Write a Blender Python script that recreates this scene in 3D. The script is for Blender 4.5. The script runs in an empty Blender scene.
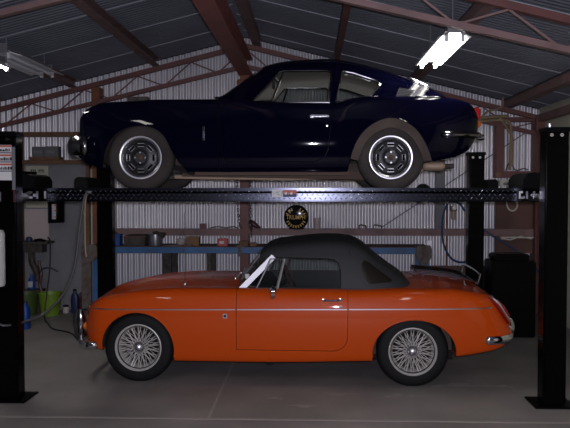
import bpy, bmesh, math, random
import numpy as np
from mathutils import Vector, Matrix
random.seed(7)
PI = math.pi
S = bpy.context.scene
COL = S.collection

# ------------------------------------------------------------------ camera
cd = bpy.data.cameras.new('camera')
cam = bpy.data.objects.new('camera', cd); COL.objects.link(cam)
cd.sensor_width = 36.0
cd.lens = 36.0 * 720 / 570
cam.location = (0, 0, 1.64)
cam.rotation_euler = (PI/2 - math.atan(24/720), 0, math.atan(26/720))
cd.clip_start = 0.05; cd.clip_end = 60
S.camera = cam

# ------------------------------------------------------------------ world, lamps, exposure
W = bpy.data.worlds.new('world'); S.world = W
W.use_nodes = True
W.node_tree.nodes['Background'].inputs[0].default_value = (0.8, 0.85, 1.0, 1)
W.node_tree.nodes['Background'].inputs[1].default_value = 0.012
S.view_settings.view_transform = 'Standard'
S.view_settings.look = 'None'
S.view_settings.exposure = 0.0
S.view_settings.gamma = 1.0
S.view_settings.use_curve_mapping = False

def area_light(name, loc, sx, sy, watts, col=(1, .96, .9), rot=(0, 0, 0)):
    l = bpy.data.lights.new(name, 'AREA'); l.shape = 'RECTANGLE'; l.size = sx; l.size_y = sy
    l.energy = watts; l.color = col
    o = bpy.data.objects.new(name, l); COL.objects.link(o); o.location = loc; o.rotation_euler = rot
    return o
# unseen fill lights, added overhead to brighten the near sides of the cars
area_light('front_fill_light', (-2.6, 2.3, 2.85), .16, 1.25, 11)
area_light('front_fill_light', (1.15, 2.3, 2.85), .16, 1.25, 11)
# the camera's own flash
fl = bpy.data.lights.new('camera_flash', 'AREA'); fl.shape = 'RECTANGLE'; fl.size = .09; fl.size_y = .05
fl.energy = 165; fl.color = (.86, .84, 1.0)
flo = bpy.data.objects.new('camera_flash', fl); COL.objects.link(flo)
flo.location = (.03, -.02, 1.70); flo.rotation_euler = cam.rotation_euler

# ------------------------------------------------------------------ materials
def mat(name, col, rough=.5, metal=0., coat=0., spec=.5, noise=None, bump=None, emit=None, trans=0., coat_rough=.05):
    m = bpy.data.materials.new(name); m.use_nodes = True
    nt = m.node_tree; b = nt.nodes['Principled BSDF']
    b.inputs['Base Color'].default_value = (*col, 1); b.inputs['Roughness'].default_value = rough
    b.inputs['Metallic'].default_value = metal; b.inputs['Coat Weight'].default_value = coat
    b.inputs['Coat Roughness'].default_value = coat_rough
    b.inputs['Specular IOR Level'].default_value = spec
    if trans: b.inputs['Transmission Weight'].default_value = trans
    if emit:
        b.inputs['Emission Color'].default_value = (*emit[0], 1); b.inputs['Emission Strength'].default_value = emit[1]
    if noise or bump:
        tc = nt.nodes.new('ShaderNodeTexCoord')
    if noise:                                   # (second colour, scale, detail, low, high)
        c2, sc, det, lo, hi = noise
        n = nt.nodes.new('ShaderNodeTexNoise'); n.inputs['Scale'].default_value = sc; n.inputs['Detail'].default_value = det
        nt.links.new(tc.outputs['Object'], n.inputs['Vector'])
        r = nt.nodes.new('ShaderNodeValToRGB')
        r.color_ramp.elements[0].position = lo; r.color_ramp.elements[0].color = (*col, 1)
        r.color_ramp.elements[1].position = hi; r.color_ramp.elements[1].color = (*c2, 1)
        nt.links.new(n.outputs['Fac'], r.inputs['Fac']); nt.links.new(r.outputs['Color'], b.inputs['Base Color'])
    if bump:                                    # (scale, strength)
        n2 = nt.nodes.new('ShaderNodeTexNoise'); n2.inputs['Scale'].default_value = bump[0]; n2.inputs['Detail'].default_value = 4
        nt.links.new(tc.outputs['Object'], n2.inputs['Vector'])
        bp = nt.nodes.new('ShaderNodeBump'); bp.inputs['Strength'].default_value = bump[1]; bp.inputs['Distance'].default_value = .01
        nt.links.new(n2.outputs['Fac'], bp.inputs['Height']); nt.links.new(bp.outputs['Normal'], b.inputs['Normal'])
    return m

def glass_mat(name, tint, refl=.08, rough=.02):
    m = bpy.data.materials.new(name); m.use_nodes = True
    nt = m.node_tree; nt.nodes.remove(nt.nodes['Principled BSDF'])
    out = nt.nodes['Material Output']
    t = nt.nodes.new('ShaderNodeBsdfTransparent'); t.inputs[0].default_value = (*tint, 1)
    g = nt.nodes.new('ShaderNodeBsdfGlossy'); g.inputs['Roughness'].default_value = rough
    f = nt.nodes.new('ShaderNodeFresnel'); f.inputs['IOR'].default_value = 1.45
    mx = nt.nodes.new('ShaderNodeMixShader')
    nt.links.new(f.outputs[0], mx.inputs[0]); nt.links.new(t.outputs[0], mx.inputs[1]); nt.links.new(g.outputs[0], mx.inputs[2])
    nt.links.new(mx.outputs[0], out.inputs['Surface'])
    return m

M = {}
M['concrete'] = mat('concrete', (.165, .150, .142), .75, noise=((.225, .205, .192), 1.6, 8, .38, .68), bump=(30, .15))
M['joint'] = mat('joint', (.27, .245, .225), .8)
M['stain'] = mat('chalky stain', (.27, .255, .24), .8, noise=((.2, .185, .175), 9, 5, .35, .6))
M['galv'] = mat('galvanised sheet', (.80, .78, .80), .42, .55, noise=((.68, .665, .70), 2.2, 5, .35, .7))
M['galv_dark'] = mat('dark galvanised steel', (.12, .12, .13), .5, .3)
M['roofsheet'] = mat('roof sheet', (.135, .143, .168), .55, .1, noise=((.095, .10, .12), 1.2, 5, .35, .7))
M['seam'] = mat('bare lap seam', (.42, .43, .47), .5, .2)
M['oxide'] = mat('red oxide steel', (.175, .066, .056), .55, noise=((.125, .052, .045), 5, 5, .35, .7))
M['oxide2'] = mat('faded oxide purlin', (.24, .145, .135), .6, noise=((.17, .105, .098), 6, 5, .35, .7))
M['beamred'] = mat('red beam paint', (.30, .105, .09), .5, noise=((.24, .085, .072), 4, 5, .35, .7))
M['rust'] = mat('orange rusted steel', (.23, .085, .030), .7, noise=((.13, .05, .028), 8, 5, .35, .7))
M['timber'] = mat('bare timber', (.17, .085, .042), .7, noise=((.11, .055, .028), 7, 5, .35, .7))
M['ply'] = mat('stained plywood', (.125, .062, .045), .7, noise=((.08, .040, .030), 4, 6, .35, .7))
M['board'] = mat('grey wall board', (.20, .20, .21), .7, noise=((.165, .165, .175), 2, 5, .35, .7))
M['cream'] = mat('cream board', (.44, .41, .32), .7)
M['offwhite'] = mat('off white paint', (.55, .52, .44), .7)
M['paper'] = mat('white paper', (.62, .62, .60), .7)
M['black'] = mat('gloss black enamel', (.0018, .0018, .002), .18, spec=.06)
M['satin'] = mat('satin black', (.0025, .0025, .003), .35, spec=.08)
M['matt'] = mat('matt black', (.0035, .0035, .004), .85, spec=.1)
M['tread'] = mat('black tread plate', (.024, .026, .036), .22, .9)
M['treadbright'] = mat('worn tread plate', (.22, .24, .29), .28, .9)
M['rubber'] = mat('tyre rubber', (.006, .0058, .006), .7, spec=.25, bump=(60, .1))
M['dusty_rubber'] = mat('dusty tyre rubber', (.050, .043, .039), .85, spec=.2, noise=((.034, .029, .027), 6, 4, .35, .7))
M['orange'] = mat('orange paint', (.52, .063, .0036), .4, coat=.45, coat_rough=.02, spec=.12)
M['navy'] = mat('dark navy paint', (.0013, .0013, .008), .03, spec=.22)
M['well'] = mat('dusty wheel well', (.085, .068, .055), .9, spec=.1, noise=((.055, .045, .038), 9, 4, .35, .7))
M['archdust'] = mat('brown dusty arch lining', (.095, .075, .064), .9, spec=.1, noise=((.07, .056, .048), 7, 4, .35, .7))
M['under'] = mat('dark underbody', (.018, .016, .015), .9, spec=.1)
M['fabric'] = mat('black vinyl hood', (.030, .030, .032), .62, spec=.35, bump=(45, .25))
M['trim'] = mat('black interior vinyl', (.008, .008, .009), .6)
M['head'] = mat('pale headlining', (.42, .38, .31), .8)
M['chrome'] = mat('chrome', (.72, .72, .75), .12, 1.)
M['alu'] = mat('polished alloy trim', (.58, .58, .61), .32, 1.)
M['dullchrome'] = mat('dark chrome', (.20, .20, .21), .15, 1.)
M['ventgrey'] = mat('grey vent slats', (.06, .06, .064), .8, spec=.05)
M['pillar'] = mat('satin windscreen frame', (.50, .50, .52), .5, .6)
M['wire'] = mat('silver painted wire', (.62, .60, .56), .42, .45)
M['wheelgrey'] = mat('charcoal wheel paint', (.007, .007, .008), .45)
M['glass'] = glass_mat('clear glass', (.86, .88, .87))
M['smoke'] = mat('smoky hood window', (.020, .016, .013), .3, spec=.4); M['smoke'].node_tree.nodes['Principled BSDF'].inputs['Alpha'].default_value = .78
M['greenglass'] = glass_mat('greenish screen glass', (.70, .78, .74))
M['red'] = mat('red lens', (.20, .006, .006), .2, coat=.5)
M['amber'] = mat('amber lens', (.55, .13, .01), .2, coat=.5)
M['lens'] = mat('lamp lens', (.6, .6, .62), .12, .3)
M['exhaust'] = mat('brown scorched steel', (.46, .34, .24), .6, .1, noise=((.36, .26, .18), 9, 4, .35, .7))
M['chassis'] = mat('rusty brown chassis', (.065, .034, .020), .7)
M['blue'] = mat('blue rack steel', (.035, .135, .32), .5, noise=((.025, .085, .19), 6, 5, .35, .72))
M['blueplastic'] = mat('blue plastic', (.010, .060, .26), .4)
M['navyplastic'] = mat('dark blue plastic', (.010, .022, .07), .4)
M['maroon'] = mat('dark red plastic', (.055, .010, .012), .45)
M['lime'] = mat('lime green plastic', (.15, .25, .018), .45)
M['green'] = mat('olive green plastic', (.050, .085, .016), .5)
M['card'] = mat('brown cardboard', (.20, .115, .06), .8)
M['redtin'] = mat('red printed tin', (.42, .030, .018), .4)
M['silver'] = mat('silver tin', (.40, .40, .42), .32, .8)
M['grease'] = mat('greasy dark brown', (.030, .022, .018), .7, noise=((.06, .05, .04), 20, 4, .45, .6))
M['greyrust'] = mat('grey rusted bracket', (.13, .11, .10), .7, noise=((.09, .06, .045), 14, 4, .4, .62))
M['hose'] = mat('grey air hose', (.045, .045, .044), .45)
M['bluehose'] = mat('blue air hose', (.012, .045, .13), .45)
M['cord'] = mat('black cord', (.010, .010, .010), .6)
M['rope'] = mat('tan rope', (.27, .20, .12), .9)
M['whiteplastic'] = mat('milky plastic', (.46, .46, .45), .5)
M['gold'] = mat('gold lettering', (.75, .52, .14), .6)
M['signblack'] = mat('gloss black sign', (.008, .009, .012), .18, coat=.6)
M['ink'] = mat('black ink', (.015, .015, .018), .7)
M['labelred'] = mat('red label band', (.42, .10, .06), .6)
M['labelnavy'] = mat('navy label band', (.03, .035, .08), .6)
M['grnink'] = mat('dark green ink', (.03, .09, .06), .7)
M['tube'] = mat('lit tube', (.9, .9, .9), .5, emit=((1, .97, .92), 48))
M['deadtube'] = mat('unlit tube', (.7, .71, .73), .4)
M['reflector'] = mat('white lamp reflector', (.72, .72, .72), .45)
M['lampgrey'] = mat('grey lamp housing', (.17, .17, .18), .5, .2)
M['pinkgrey'] = mat('clay pot', (.46, .39, .37), .7)
M['greybox'] = mat('grey carton', (.12, .12, .125), .8)
M['paleside'] = mat('pale lining', (.47, .46, .36), .7)

# ------------------------------------------------------------------ mesh helpers
class MB:
    def __init__(s): s.v = []; s.f = []; s.mi = []
    def add(s, vs, fs, mi=0):
        b = len(s.v); s.v += [tuple(p) for p in vs]
        s.f += [tuple(b+i for i in f) for f in fs]; s.mi += [mi]*len(fs); return s
    def box(s, x0, x1, y0, y1, z0, z1, mi=0):
        v = [(x, y, z) for x in (x0, x1) for y in (y0, y1) for z in (z0, z1)]
        return s.add(v, [(0, 1, 3, 2), (4, 6, 7, 5), (0, 4, 5, 1), (2, 3, 7, 6), (0, 2, 6, 4), (1, 5, 7, 3)], mi)
    def bar(s, a, b, w, h, mi=0, up=(0, 0, 1)):      # square bar from a to b
        a = Vector(a); b = Vector(b); d = (b-a).normalized(); u = Vector(up)
        if abs(d.dot(u)) > .98: u = Vector((0, 1, 0))
        r = d.cross(u).normalized(); u = r.cross(d)
        v = [p + r*sx*w/2 + u*sz*h/2 for p in (a, b) for sx in (-1, 1) for sz in (-1, 1)]
        return s.add(v, [(0, 1, 3, 2), (4, 6, 7, 5), (0, 4, 5, 1), (2, 3, 7, 6), (0, 2, 6, 4), (1, 5, 7, 3)], mi)
    def tube(s, path, r, n=8, closed=False, mi=0, flat=None):
        P = [Vector(p) for p in path]; N = len(P); rings = []
        prev = None
        for i in range(N):
            if closed: d = P[(i+1) % N]-P[i-1]
            else: d = P[min(i+1, N-1)]-P[max(i-1, 0)]
            d.normalize()
            u = prev if prev is not None else (Vector((0, 0, 1)) if abs(d.z) < .9 else Vector((0, 1, 0)))
            u = (u - d*u.dot(d)).normalized(); prev = u; w = d.cross(u)
            rr = r[i] if isinstance(r, (list, tuple)) else r
            rings.append([P[i] + (u*math.cos(2*PI*k/n)+w*math.sin(2*PI*k/n))*rr for k in range(n)])
        v = [p for g in rings for p in g]; f = []
        for i in range(N if closed else N-1):
            j = (i+1) % N
            f += [(i*n+k, i*n+(k+1) % n, j*n+(k+1) % n, j*n+k) for k in range(n)]
        if not closed: f += [tuple(range(n-1, -1, -1)), tuple((N-1)*n+k for k in range(n))]
        return s.add(v, f, mi)
    def cyl(s, a, b, r, n=16, r2=None, mi=0): return s.tube([a, b], [r, r if r2 is None else r2], n, mi=mi)
    def lathe(s, prof, c, axis='z', n=32, mi=0, closed=False):
        v = []; f = []; m = len(prof)               # prof: (radius, height along axis)
        for i in range(n):
            a = 2*PI*i/n; ca, sa = math.cos(a), math.sin(a)
            for r, h in prof:
                p = (r*ca, r*sa, h) if axis == 'z' else ((r*ca, h, r*sa) if axis == 'y' else (h, r*ca, r*sa))
                v.append((c[0]+p[0], c[1]+p[1], c[2]+p[2]))
        for i in range(n):
            j = (i+1) % n
            for k in range(m if closed else m-1):
                q = (k+1) % m
                f.append((i*m+k, j*m+k, j*m+q, i*m+q))
        if not closed:
            f.append(tuple(i*m for i in range(n-1, -1, -1))); f.append(tuple(i*m+m-1 for i in range(n)))
        return s.add(v, f, mi)
    def prism_y(s, poly, y0, y1, mi=0):             # polygon in (x, z) swept along y
        n = len(poly)
        v = [(x, y0, z) for x, z in poly]+[(x, y1, z) for x, z in poly]
        f = [tuple(range(n)), tuple(range(2*n-1, n-1, -1))]+[(i, (i+1) % n, n+(i+1) % n, n+i) for i in range(n)]
        return s.add(v, f, mi)
    def prism_x(s, poly, x0, x1, mi=0):             # polygon in (y, z) swept along x
        n = len(poly)
        v = [(x0, y, z) for y, z in poly]+[(x1, y, z) for y, z in poly]
        f = [tuple(range(n)), tuple(range(2*n-1, n-1, -1))]+[(i, (i+1) % n, n+(i+1) % n, n+i) for i in range(n)]
        return s.add(v, f, mi)
    def loft(s, rings, mi=0):
        n = len(rings[0]); v = [p for r in rings for p in r]; f = []
        for i in range(len(rings)-1):
            f += [(i*n+k, i*n+(k+1) % n, (i+1)*n+(k+1) % n, (i+1)*n+k) for k in range(n)]
        f += [tuple(range(n-1, -1, -1)), tuple((len(rings)-1)*n+k for k in range(n))]
        return s.add(v, f, mi)
    def mesh(s, name):
        me = bpy.data.meshes.new(name); me.from_pydata(s.v, [], s.f); me.polygons.foreach_set('material_index', s.mi)
        bm = bmesh.new(); bm.from_mesh(me); bmesh.ops.recalc_face_normals(bm, faces=bm.faces); bm.to_mesh(me); bm.free()
        return me
    def build(s, name, m, parent=None, bevel=0, smooth=35):
        me = s.mesh(name)
        for q in (m if isinstance(m, (list, tuple)) else [m]): me.materials.append(M[q])
        o = bpy.data.objects.new(name, me); COL.objects.link(o)
        if bevel: bevel_mesh(o, bevel)
        finish(o, smooth)
        if parent is not None: o.parent = parent
        return o

def bevel_mesh(o, w):
    bm = bmesh.new(); bm.from_mesh(o.data)
    es = [e for e in bm.edges if len(e.link_faces) == 2 and e.calc_face_angle(0) > math.radians(40)]
    bmesh.ops.bevel(bm, geom=es, offset=w, segments=2, affect='EDGES', clamp_overlap=True)
    bm.to_mesh(o.data); bm.free()

def finish(o, ang=35):
    me = o.data
    if len(me.polygons):
        me.polygons.foreach_set('use_smooth', [True]*len(me.polygons)); me.set_sharp_from_angle(angle=math.radians(ang))

def boolean(a, b, op='DIFFERENCE', keep=False, solver='EXACT'):
    md = a.modifiers.new('b', 'BOOLEAN'); md.object = b; md.operation = op; md.solver = solver
    dg = bpy.context.evaluated_depsgraph_get(); dg.update()
    me = bpy.data.meshes.new_from_object(a.evaluated_get(dg))
    a.modifiers.clear(); old = a.data; a.data = me; bpy.data.meshes.remove(old)
    if not keep:
        bpy.data.objects.remove(b, do_unlink=True)
    return a

def dupe(o, name=None):
    c = o.copy(); c.data = o.data.copy(); COL.objects.link(c)
    if name: c.name = name
    return c

def tag(o, label, cat, group=None, kind=None):
    o['label'] = label; o['category'] = cat
    if group: o['group'] = group
    if kind: o['kind'] = kind
    return o
def thing(name, label, cat, loc=(0, 0, 0), rz=0, group=None):
    o = bpy.data.objects.new(name, None); COL.objects.link(o); o.location = loc; o.rotation_euler = (0, 0, rz)
    o.empty_display_size = .05
    return tag(o, label, cat, group)
def struct(o): o['kind'] = 'structure'; return o

def pchip(xs, ys):
    xs = np.array(xs, float); ys = np.array(ys, float); h = np.diff(xs); d = np.diff(ys)/h
    m = np.zeros(len(xs)); m[0] = d[0]; m[-1] = d[-1]
    for i in range(1, len(xs)-1):
        if d[i-1]*d[i] > 0:
            w1 = 2*h[i]+h[i-1]; w2 = h[i]+2*h[i-1]; m[i] = (w1+w2)/(w1/d[i-1]+w2/d[i])
    def f(x):
        x = min(max(x, xs[0]), xs[-1]); i = min(max(int(np.searchsorted(xs, x))-1, 0), len(xs)-2)
        t = (x-xs[i])/h[i]
        return float((2*t**3-3*t*t+1)*ys[i]+(t**3-2*t*t+t)*h[i]*m[i]+(-2*t**3+3*t*t)*ys[i+1]+(t**3-t*t)*h[i]*m[i+1])
    return f
def catmull(P, k):
    out = []; n = len(P)
    for i in range(n-1):
        p0 = P[max(i-1, 0)]; p1 = P[i]; p2 = P[i+1]; p3 = P[min(i+2, n-1)]
        for j in range(k):
            t = j/k
            out.append(tuple(.5*((2*p1[c])+(-p0[c]+p2[c])*t+(2*p0[c]-5*p1[c]+4*p2[c]-p3[c])*t*t+(-p0[c]+3*p1[c]-3*p2[c]+p3[c])*t**3) for c in range(len(p1))))
    out.append(tuple(P[-1])); return out
def smooth_path(P, k=8): return catmull([tuple(p) for p in P], k)
def sstep(a, b, x): t = min(max((x-a)/(b-a), 0), 1); return t*t*(3-2*t)
def text(body, size, loc, m, name, parent=None, rot=(PI/2, 0, 0), depth=.001, align='CENTER'):
    cu = bpy.data.curves.new(name, 'FONT'); cu.body = body; cu.size = size; cu.extrude = depth; cu.offset = size*.004; cu.align_x = align; cu.align_y = 'CENTER'
    t = bpy.data.objects.new(name, cu); COL.objects.link(t); dg = bpy.context.evaluated_depsgraph_get(); dg.update()
    me = bpy.data.meshes.new_from_object(t.evaluated_get(dg)); bpy.data.objects.remove(t, do_unlink=True)
    me.materials.clear(); me.materials.append(M[m])
    o = bpy.data.objects.new(name, me); COL.objects.link(o); o.location = loc; o.rotation_euler = rot
    if parent is not None: o.parent = parent
    return o
def copy_tree(o, parent=None):
    c = o.copy(); COL.objects.link(c)
    if parent is not None: c.parent = parent
    for ch in list(o.children): copy_tree(ch, c)
    return c

# ================================================================== THE SHED
RX, RZ, SL = -.88, 3.72, .25              # ridge x, underside of roof sheet at ridge, slope
WB, XL, XR = 9.80, -4.90, 3.06            # back wall plane, side walls
def roof_z(x): return RZ - SL*abs(x-RX)

struct(MB().box(XL-.1, XR+.1, -2.5, WB+.1, -.12, 0).build('floor', 'concrete'))
j = MB().box(XL, XR, 5.075, 5.105, -.01, .0015)
struct(j.build('trim_1', 'joint'))
j = MB().box(-.745, -.725, 5.105, WB, -.01, .0012)
struct(j.build('trim_2', 'joint'))

def corrugated(x0, x1, pitch, depth):
    """trapezoid ribs: list of (x, offset)"""
    out = []; x = x0
    while x < x1:
        for k in range(12):
            out.append((x+k/12*pitch, depth/2*(1-math.cos(2*PI*k/12))))
        x += pitch
    return out
def wall_sheet(prof, zf):
    mb = MB(); n = len(prof)
    v = [(x, WB+d, 0) for x, d in prof]+[(x, WB+d, zf(x)) for x, d in prof]
    mb.add(v, [(i, i+1, n+i+1, n+i) for i in range(n-1)])
    return mb
w = wall_sheet(corrugated(XL, XR, .080, .022), lambda x: roof_z(x)-.02)
o = struct(w.build('wall_back', 'galv', smooth=60))
struct(MB().box(XL-.04, XL, -2.5, WB+.04, 0, roof_z(XL)).build('wall_left', 'galv_dark'))
struct(MB().box(XR, XR+.04, 0.5, WB+.04, 0, roof_z(XR)).build('wall_right', 'paleside'))

# roof sheeting: fine ribs running down the slope, one object per pitch
def roof(side, name):
    mb = MB(); prof = []; y = -2.5
    while y < WB+.05:
        prof += [(y, 0), (y+.028, 0), (y+.038, .012), (y+.066, .012)]; y += .076
    xe = XL-.05 if side < 0 else XR+.05
    n = len(prof)
    v = [(RX, y, RZ+d) for y, d in prof]+[(xe, y, roof_z(xe)+d) for y, d in prof]
    mb.add(v, [(i, i+1, n+i+1, n+i) for i in range(n-1)])
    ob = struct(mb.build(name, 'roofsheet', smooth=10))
    s = MB()
    ys = (4.3, 5.25, 6.2, 7.15, 8.1, 9.05) if side < 0 else (4.75, 5.7, 6.65, 7.6, 8.55, 9.4)
    for yy in ys:
        s.bar((RX, yy, RZ-.004), (xe, yy, roof_z(xe)-.004), .022, .006)
    s.build('lap_seam', 'seam', ob)
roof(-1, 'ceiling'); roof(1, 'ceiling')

# purlins along the shed, each of them one steel section
for px, m_, wd in ((-4.25, 'oxide2', .08), (-3.20, 'oxide2', .10), (-2.08, 'oxide2', .10), (-.72, 'oxide2', .11),
                   (.33, 'oxide', .065), (1.36, 'oxide2', .09), (2.62, 'oxide2', .10)):
    z = roof_z(px)-.006
    mb = MB().box(px-wd/2, px+wd/2, -2, WB-.02, z-.012, z).box(px-wd/2, px-wd/2+.012, -2, WB-.02, z-.10, z)
    mb.box(px-wd/2, px+wd/2, -2, WB-.02, z-.112, z-.10)
    struct(mb.build('purlin', m_))
# hoisting beam under the ridge
mb = MB()
bx = -.865
mb.box(bx-.09, bx+.09, 3.0, 9.62, 3.155, 3.175).box(bx-.012, bx+.012, 3.0, 9.62, 3.175, 3.36).box(bx-.09, bx+.09, 3.0, 9.62, 3.36, 3.38)
struct(mb.build('ridge_beam', 'beamred'))
mb = MB().box(bx-.07, bx+.06, 9.50, 9.60, 3.02, 3.15).cyl((bx-.12, 9.55, 3.06), (bx+.12, 9.55, 3.06), .03).box(bx-.11, bx-.07, 9.52, 9.58, 2.98, 3.10)
tag(mb.build('beam_trolley', 'rust', bevel=.006), 'rusty orange trolley under the far end of the ridge beam', 'hoist trolley')

def truss(y, ztop, m1, m2, depth=.29, wch=.06, hch=.055):
    mb = MB()
    for sx, xe in ((-1, XL+.05), (1, XR-.03)):
        L = abs(xe-RX); ze = ztop-SL*L
        mb.bar((RX, y, ztop-hch/2), (xe, y, ze-hch/2), wch, hch, 0)
        zb = lambda x: ztop-depth-.235*abs(x-RX)
        mb.bar((RX, y, zb(RX)), (xe, y, zb(xe)), wch, hch*.85, 1)
        k = int(L/.36); pts = []
        for i in range(k+1):
            x = RX+sx*L*i/k
            pts.append((x, y, (ztop-hch-SL*abs(x-RX)) if i % 2 == 0 else zb(x)))
        for a, b in zip(pts, pts[1:]): mb.bar(a, b, .016, .016, 1)
    mb.bar((RX, y, ztop), (RX, y, ztop-depth), .03, .03, 0)
    return mb
struct(truss(5.45, 3.62, 'oxide', 'oxide').build('roof_truss', ['oxide', 'oxide2']))
struct(truss(9.62, 3.585, 'oxide', 'oxide', depth=.30, wch=.07, hch=.06).build('roof_truss', ['oxide', 'oxide']))

# wall frame: columns and girts
def column(x0, x1, z0, z1, m_, y0=9.60, y1=9.78, name='wall_column'):
    return struct(MB().box(x0, x1, y0, y1, z0, z1).build(name, m_, bevel=.004))
column(-.955, -.835, 0, 3.12, 'oxide')
column(-2.945, -2.835, 0, 3.02, 'rust')
column(2.44, 2.54, 1.80, 2.62, 'oxide')
column(2.945, 3.05, 0, 2.62, 'oxide', 9.55)
column(1.665, 1.79, 1.10, 2.75, 'galv_dark', 9.68)
def girt(x0, x1, z0, z1, m_, y0=9.64):
    return struct(MB().box(x0, x1, y0, WB-.02, z0, z1).build('wall_girt', m_))
girt(-2.83, -.955, 1.025, 1.115, 'oxide2'); girt(-.835, 2.945, 1.03, 1.12, 'oxide2')
girt(-4.85, -2.945, 2.365, 2.425, 'timber'); girt(1.2, 2.945, 2.545, 2.60, 'oxide')
girt(2.54, 2.945, 1.80, 1.89, 'oxide')
struct(MB().bar((XR-.05, 2.0, 2.58), (XR-.05, 9.62, 2.58), .09, .09).build('eave_beam', 'oxide2'))
tag(MB().bar((.95, WB-.012, 1.13), (2.92, WB-.012, 2.44), .01, .045, up=(0, 1, 0)).build('diagonal_strip', 'galv_dark'),  # thin flat bar set diagonally, darker than the wall sheet
    'flat dark grey strip running diagonally across the corrugated wall', 'brace')

# ================================================================== FOUR POST LIFT
lift = thing('four_post_lift', 'black four-post car lift holding the dark blue coupe above the orange convertible', 'car lift', (0, 0, 0))
def post(xi, sx, y0, y1, z1):
    x0, x1 = (xi, xi+.175) if sx > 0 else (xi-.175, xi)
    mb = MB().box(x0, x1, y0, y1, .012, z1)
    p = mb.build('post', 'black', lift, bevel=.012)
    ya, yb = (y0-.055, y1+.09)
    bp = MB().box(x0-.07, x1+.07, ya, yb, 0, .014).build('base_plate', 'satin', p, bevel=.003)
    for bx_ in (x0-.045, x1+.045):
        MB().cyl((bx_, ya+.03, .012), (bx_, ya+.03, .035), .012, 6).build('anchor_bolt', 'satin', p)
    MB().box(x0-.008, x1+.008, y0-.008, y1+.008, z1-.035, z1).build('top_cap', 'satin', p, bevel=.004)
    for bx_ in (x0+.04, x1-.06):
        MB().cyl((bx_, y0-.014, z1-.06), (bx_, y0+.01, z1-.06), .014, 10).build('bolt', 'chrome', p)
    MB().cyl((x0+.05, (y0+y1)/2, z1), (x0+.05, (y0+y1)/2, z1+.03), .012, 10).build('cable_stud', 'alu', p)
    return p
pNL = post(-2.268, -1, 5.46, 5.60, 2.09)
pNR = post(1.752, 1, 5.46, 5.60, 2.11)
pFL = post(-2.245, -1, 8.05, 8.19, 2.05)
pFR = post(1.748, 1, 8.05, 8.19, 2.06)

def runway(y0, y1):
    mb = MB().box(-2.42, 1.90, y0, y1, 1.612, 1.630)
    mb.box(-2.42, 1.90, y0, y0+.012, 1.548, 1.657).box(-2.42, 1.90, y1-.012, y1, 1.548, 1.657)
    mb.box(-2.42, -2.40, y0, y1, 1.548, 1.63).box(1.88, 1.90, y0, y1, 1.548, 1.63)
    mb.box(-2.42, 1.90, y0, y0+.05, 1.545, 1.553).box(-2.42, 1.90, y1-.05, y1, 1.545, 1.553)
    # raised tread lozenges on the outer side plate
    for r in range(3):
        z = 1.572+r*.029; x = -2.36+(r % 2)*.021
        k = 0
        while x < 1.86:
            s = 1 if (k+r) % 2 else -1
            c, q = math.cos(s*.75), math.sin(s*.75); L, t = .015, .0042
            v = [(x+c*L, y0, z+q*L), (x-q*t, y0, z+c*t), (x-c*L, y0, z-q*L), (x+q*t, y0, z-c*t), (x, y0-.0035, z)]
            mb.add(v, [(0, 1, 4), (1, 2, 4), (2, 3, 4), (3, 0, 4)], 1)
            x += .042; k += 1
    return mb.build('runway', ['tread', 'treadbright'], lift, smooth=20)
rA = runway(5.87, 6.36); rB = runway(7.08, 7.57)
# maker's plate on the near runway
pl = MB().box(-.318, -.232, 5.862, 5.868, 1.583, 1.641).build('maker_badge', 'paper', rA)
mk = MB()
for a, b in (((-.302, 1.595), (-.302, 1.630)), ((-.302, 1.612), (-.250, 1.630)), ((-.290, 1.612), (-.248, 1.594)), ((-.275, 1.626), (-.262, 1.600))):
    mk.bar((a[0], 5.861, a[1]), (b[0], 5.861, b[1]), .002, .007, up=(0, 1, 0))
mk.bar((-.238, 5.861, 1.588), (-.238, 5.861, 1.636), .002, .006, up=(0, 1, 0))
mk.build('maker_emblem', 'ink', rA)
MB().box(-.228, -.118, 5.862, 5.868, 1.607, 1.640).build('maker_badge', 'labelred', rA)
MB().box(-.228, -.118, 5.862, 5.868, 1.583, 1.607).build('maker_badge', 'labelnavy', rA)
mk = MB()
for cx in (-.205, -.160):
    mk.lathe([(0, -.002), (.011, -.001), (.011, .0)], (cx, 5.861, 1.612), 'y', 10)
mk.box(-.190, -.176, 5.860, 5.862, 1.606, 1.610)
mk.build('maker_emblem', 'paper', rA)

for xs in (-2.36, 1.84):
    MB().box(xs-.06, xs+.06, 5.60, 8.05, 1.552, 1.61).build('crossbeam', 'satin', lift, bevel=.006)
# carriage sleeves with bright bolts, where runway meets the post
for x0, x1, m_ in ((-2.40, -2.16, 0), (1.65, 1.86, 1)):
    c = MB().box(x0, x1, 5.835, 5.868, 1.556, 1.650).build('carriage_plate', 'black', lift, bevel=.005)
    b = MB()
    for i in range(7):
        x = x0+.03+random.random()*(x1-x0-.06); z = 1.575+random.random()*.055
        MB().cyl((x, 5.829, z), (x, 5.836, z), .009+.005*random.random(), 8).build('bolt', 'alu', c)
    for i in range(4):
        x = x0+.02+i*(x1-x0-.04)/3
        MB().box(x-.006, x+.008, 5.828, 5.836, 1.57, 1.63).build('slider_strip', 'alu', c)
def stop(x0, x1, y0, y1, zt, flip):
    pr = [(0, 0), (1, 0), (1, .62), (.86, .88), (.62, 1), (.18, 1), (0, .80)] if not flip else [(0, 0), (1, 0), (1, .80), (.82, 1), (.38, 1), (.14, .88), (0, .62)]
    MB().prism_y([(x0+a*(x1-x0), 1.63+b*(zt-1.63)) for a, b in pr], y0, y1).build('wheel_stop', 'matt', lift, bevel=.006)
stop(-2.435, -2.297, 5.90, 6.33, 1.772, False); stop(1.714, 1.90, 5.90, 6.33, 1.782, True)
stop(-2.364, -2.22, 7.11, 7.55, 1.77, False); stop(1.725, 1.83, 7.11, 7.55, 1.745, True)
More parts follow.
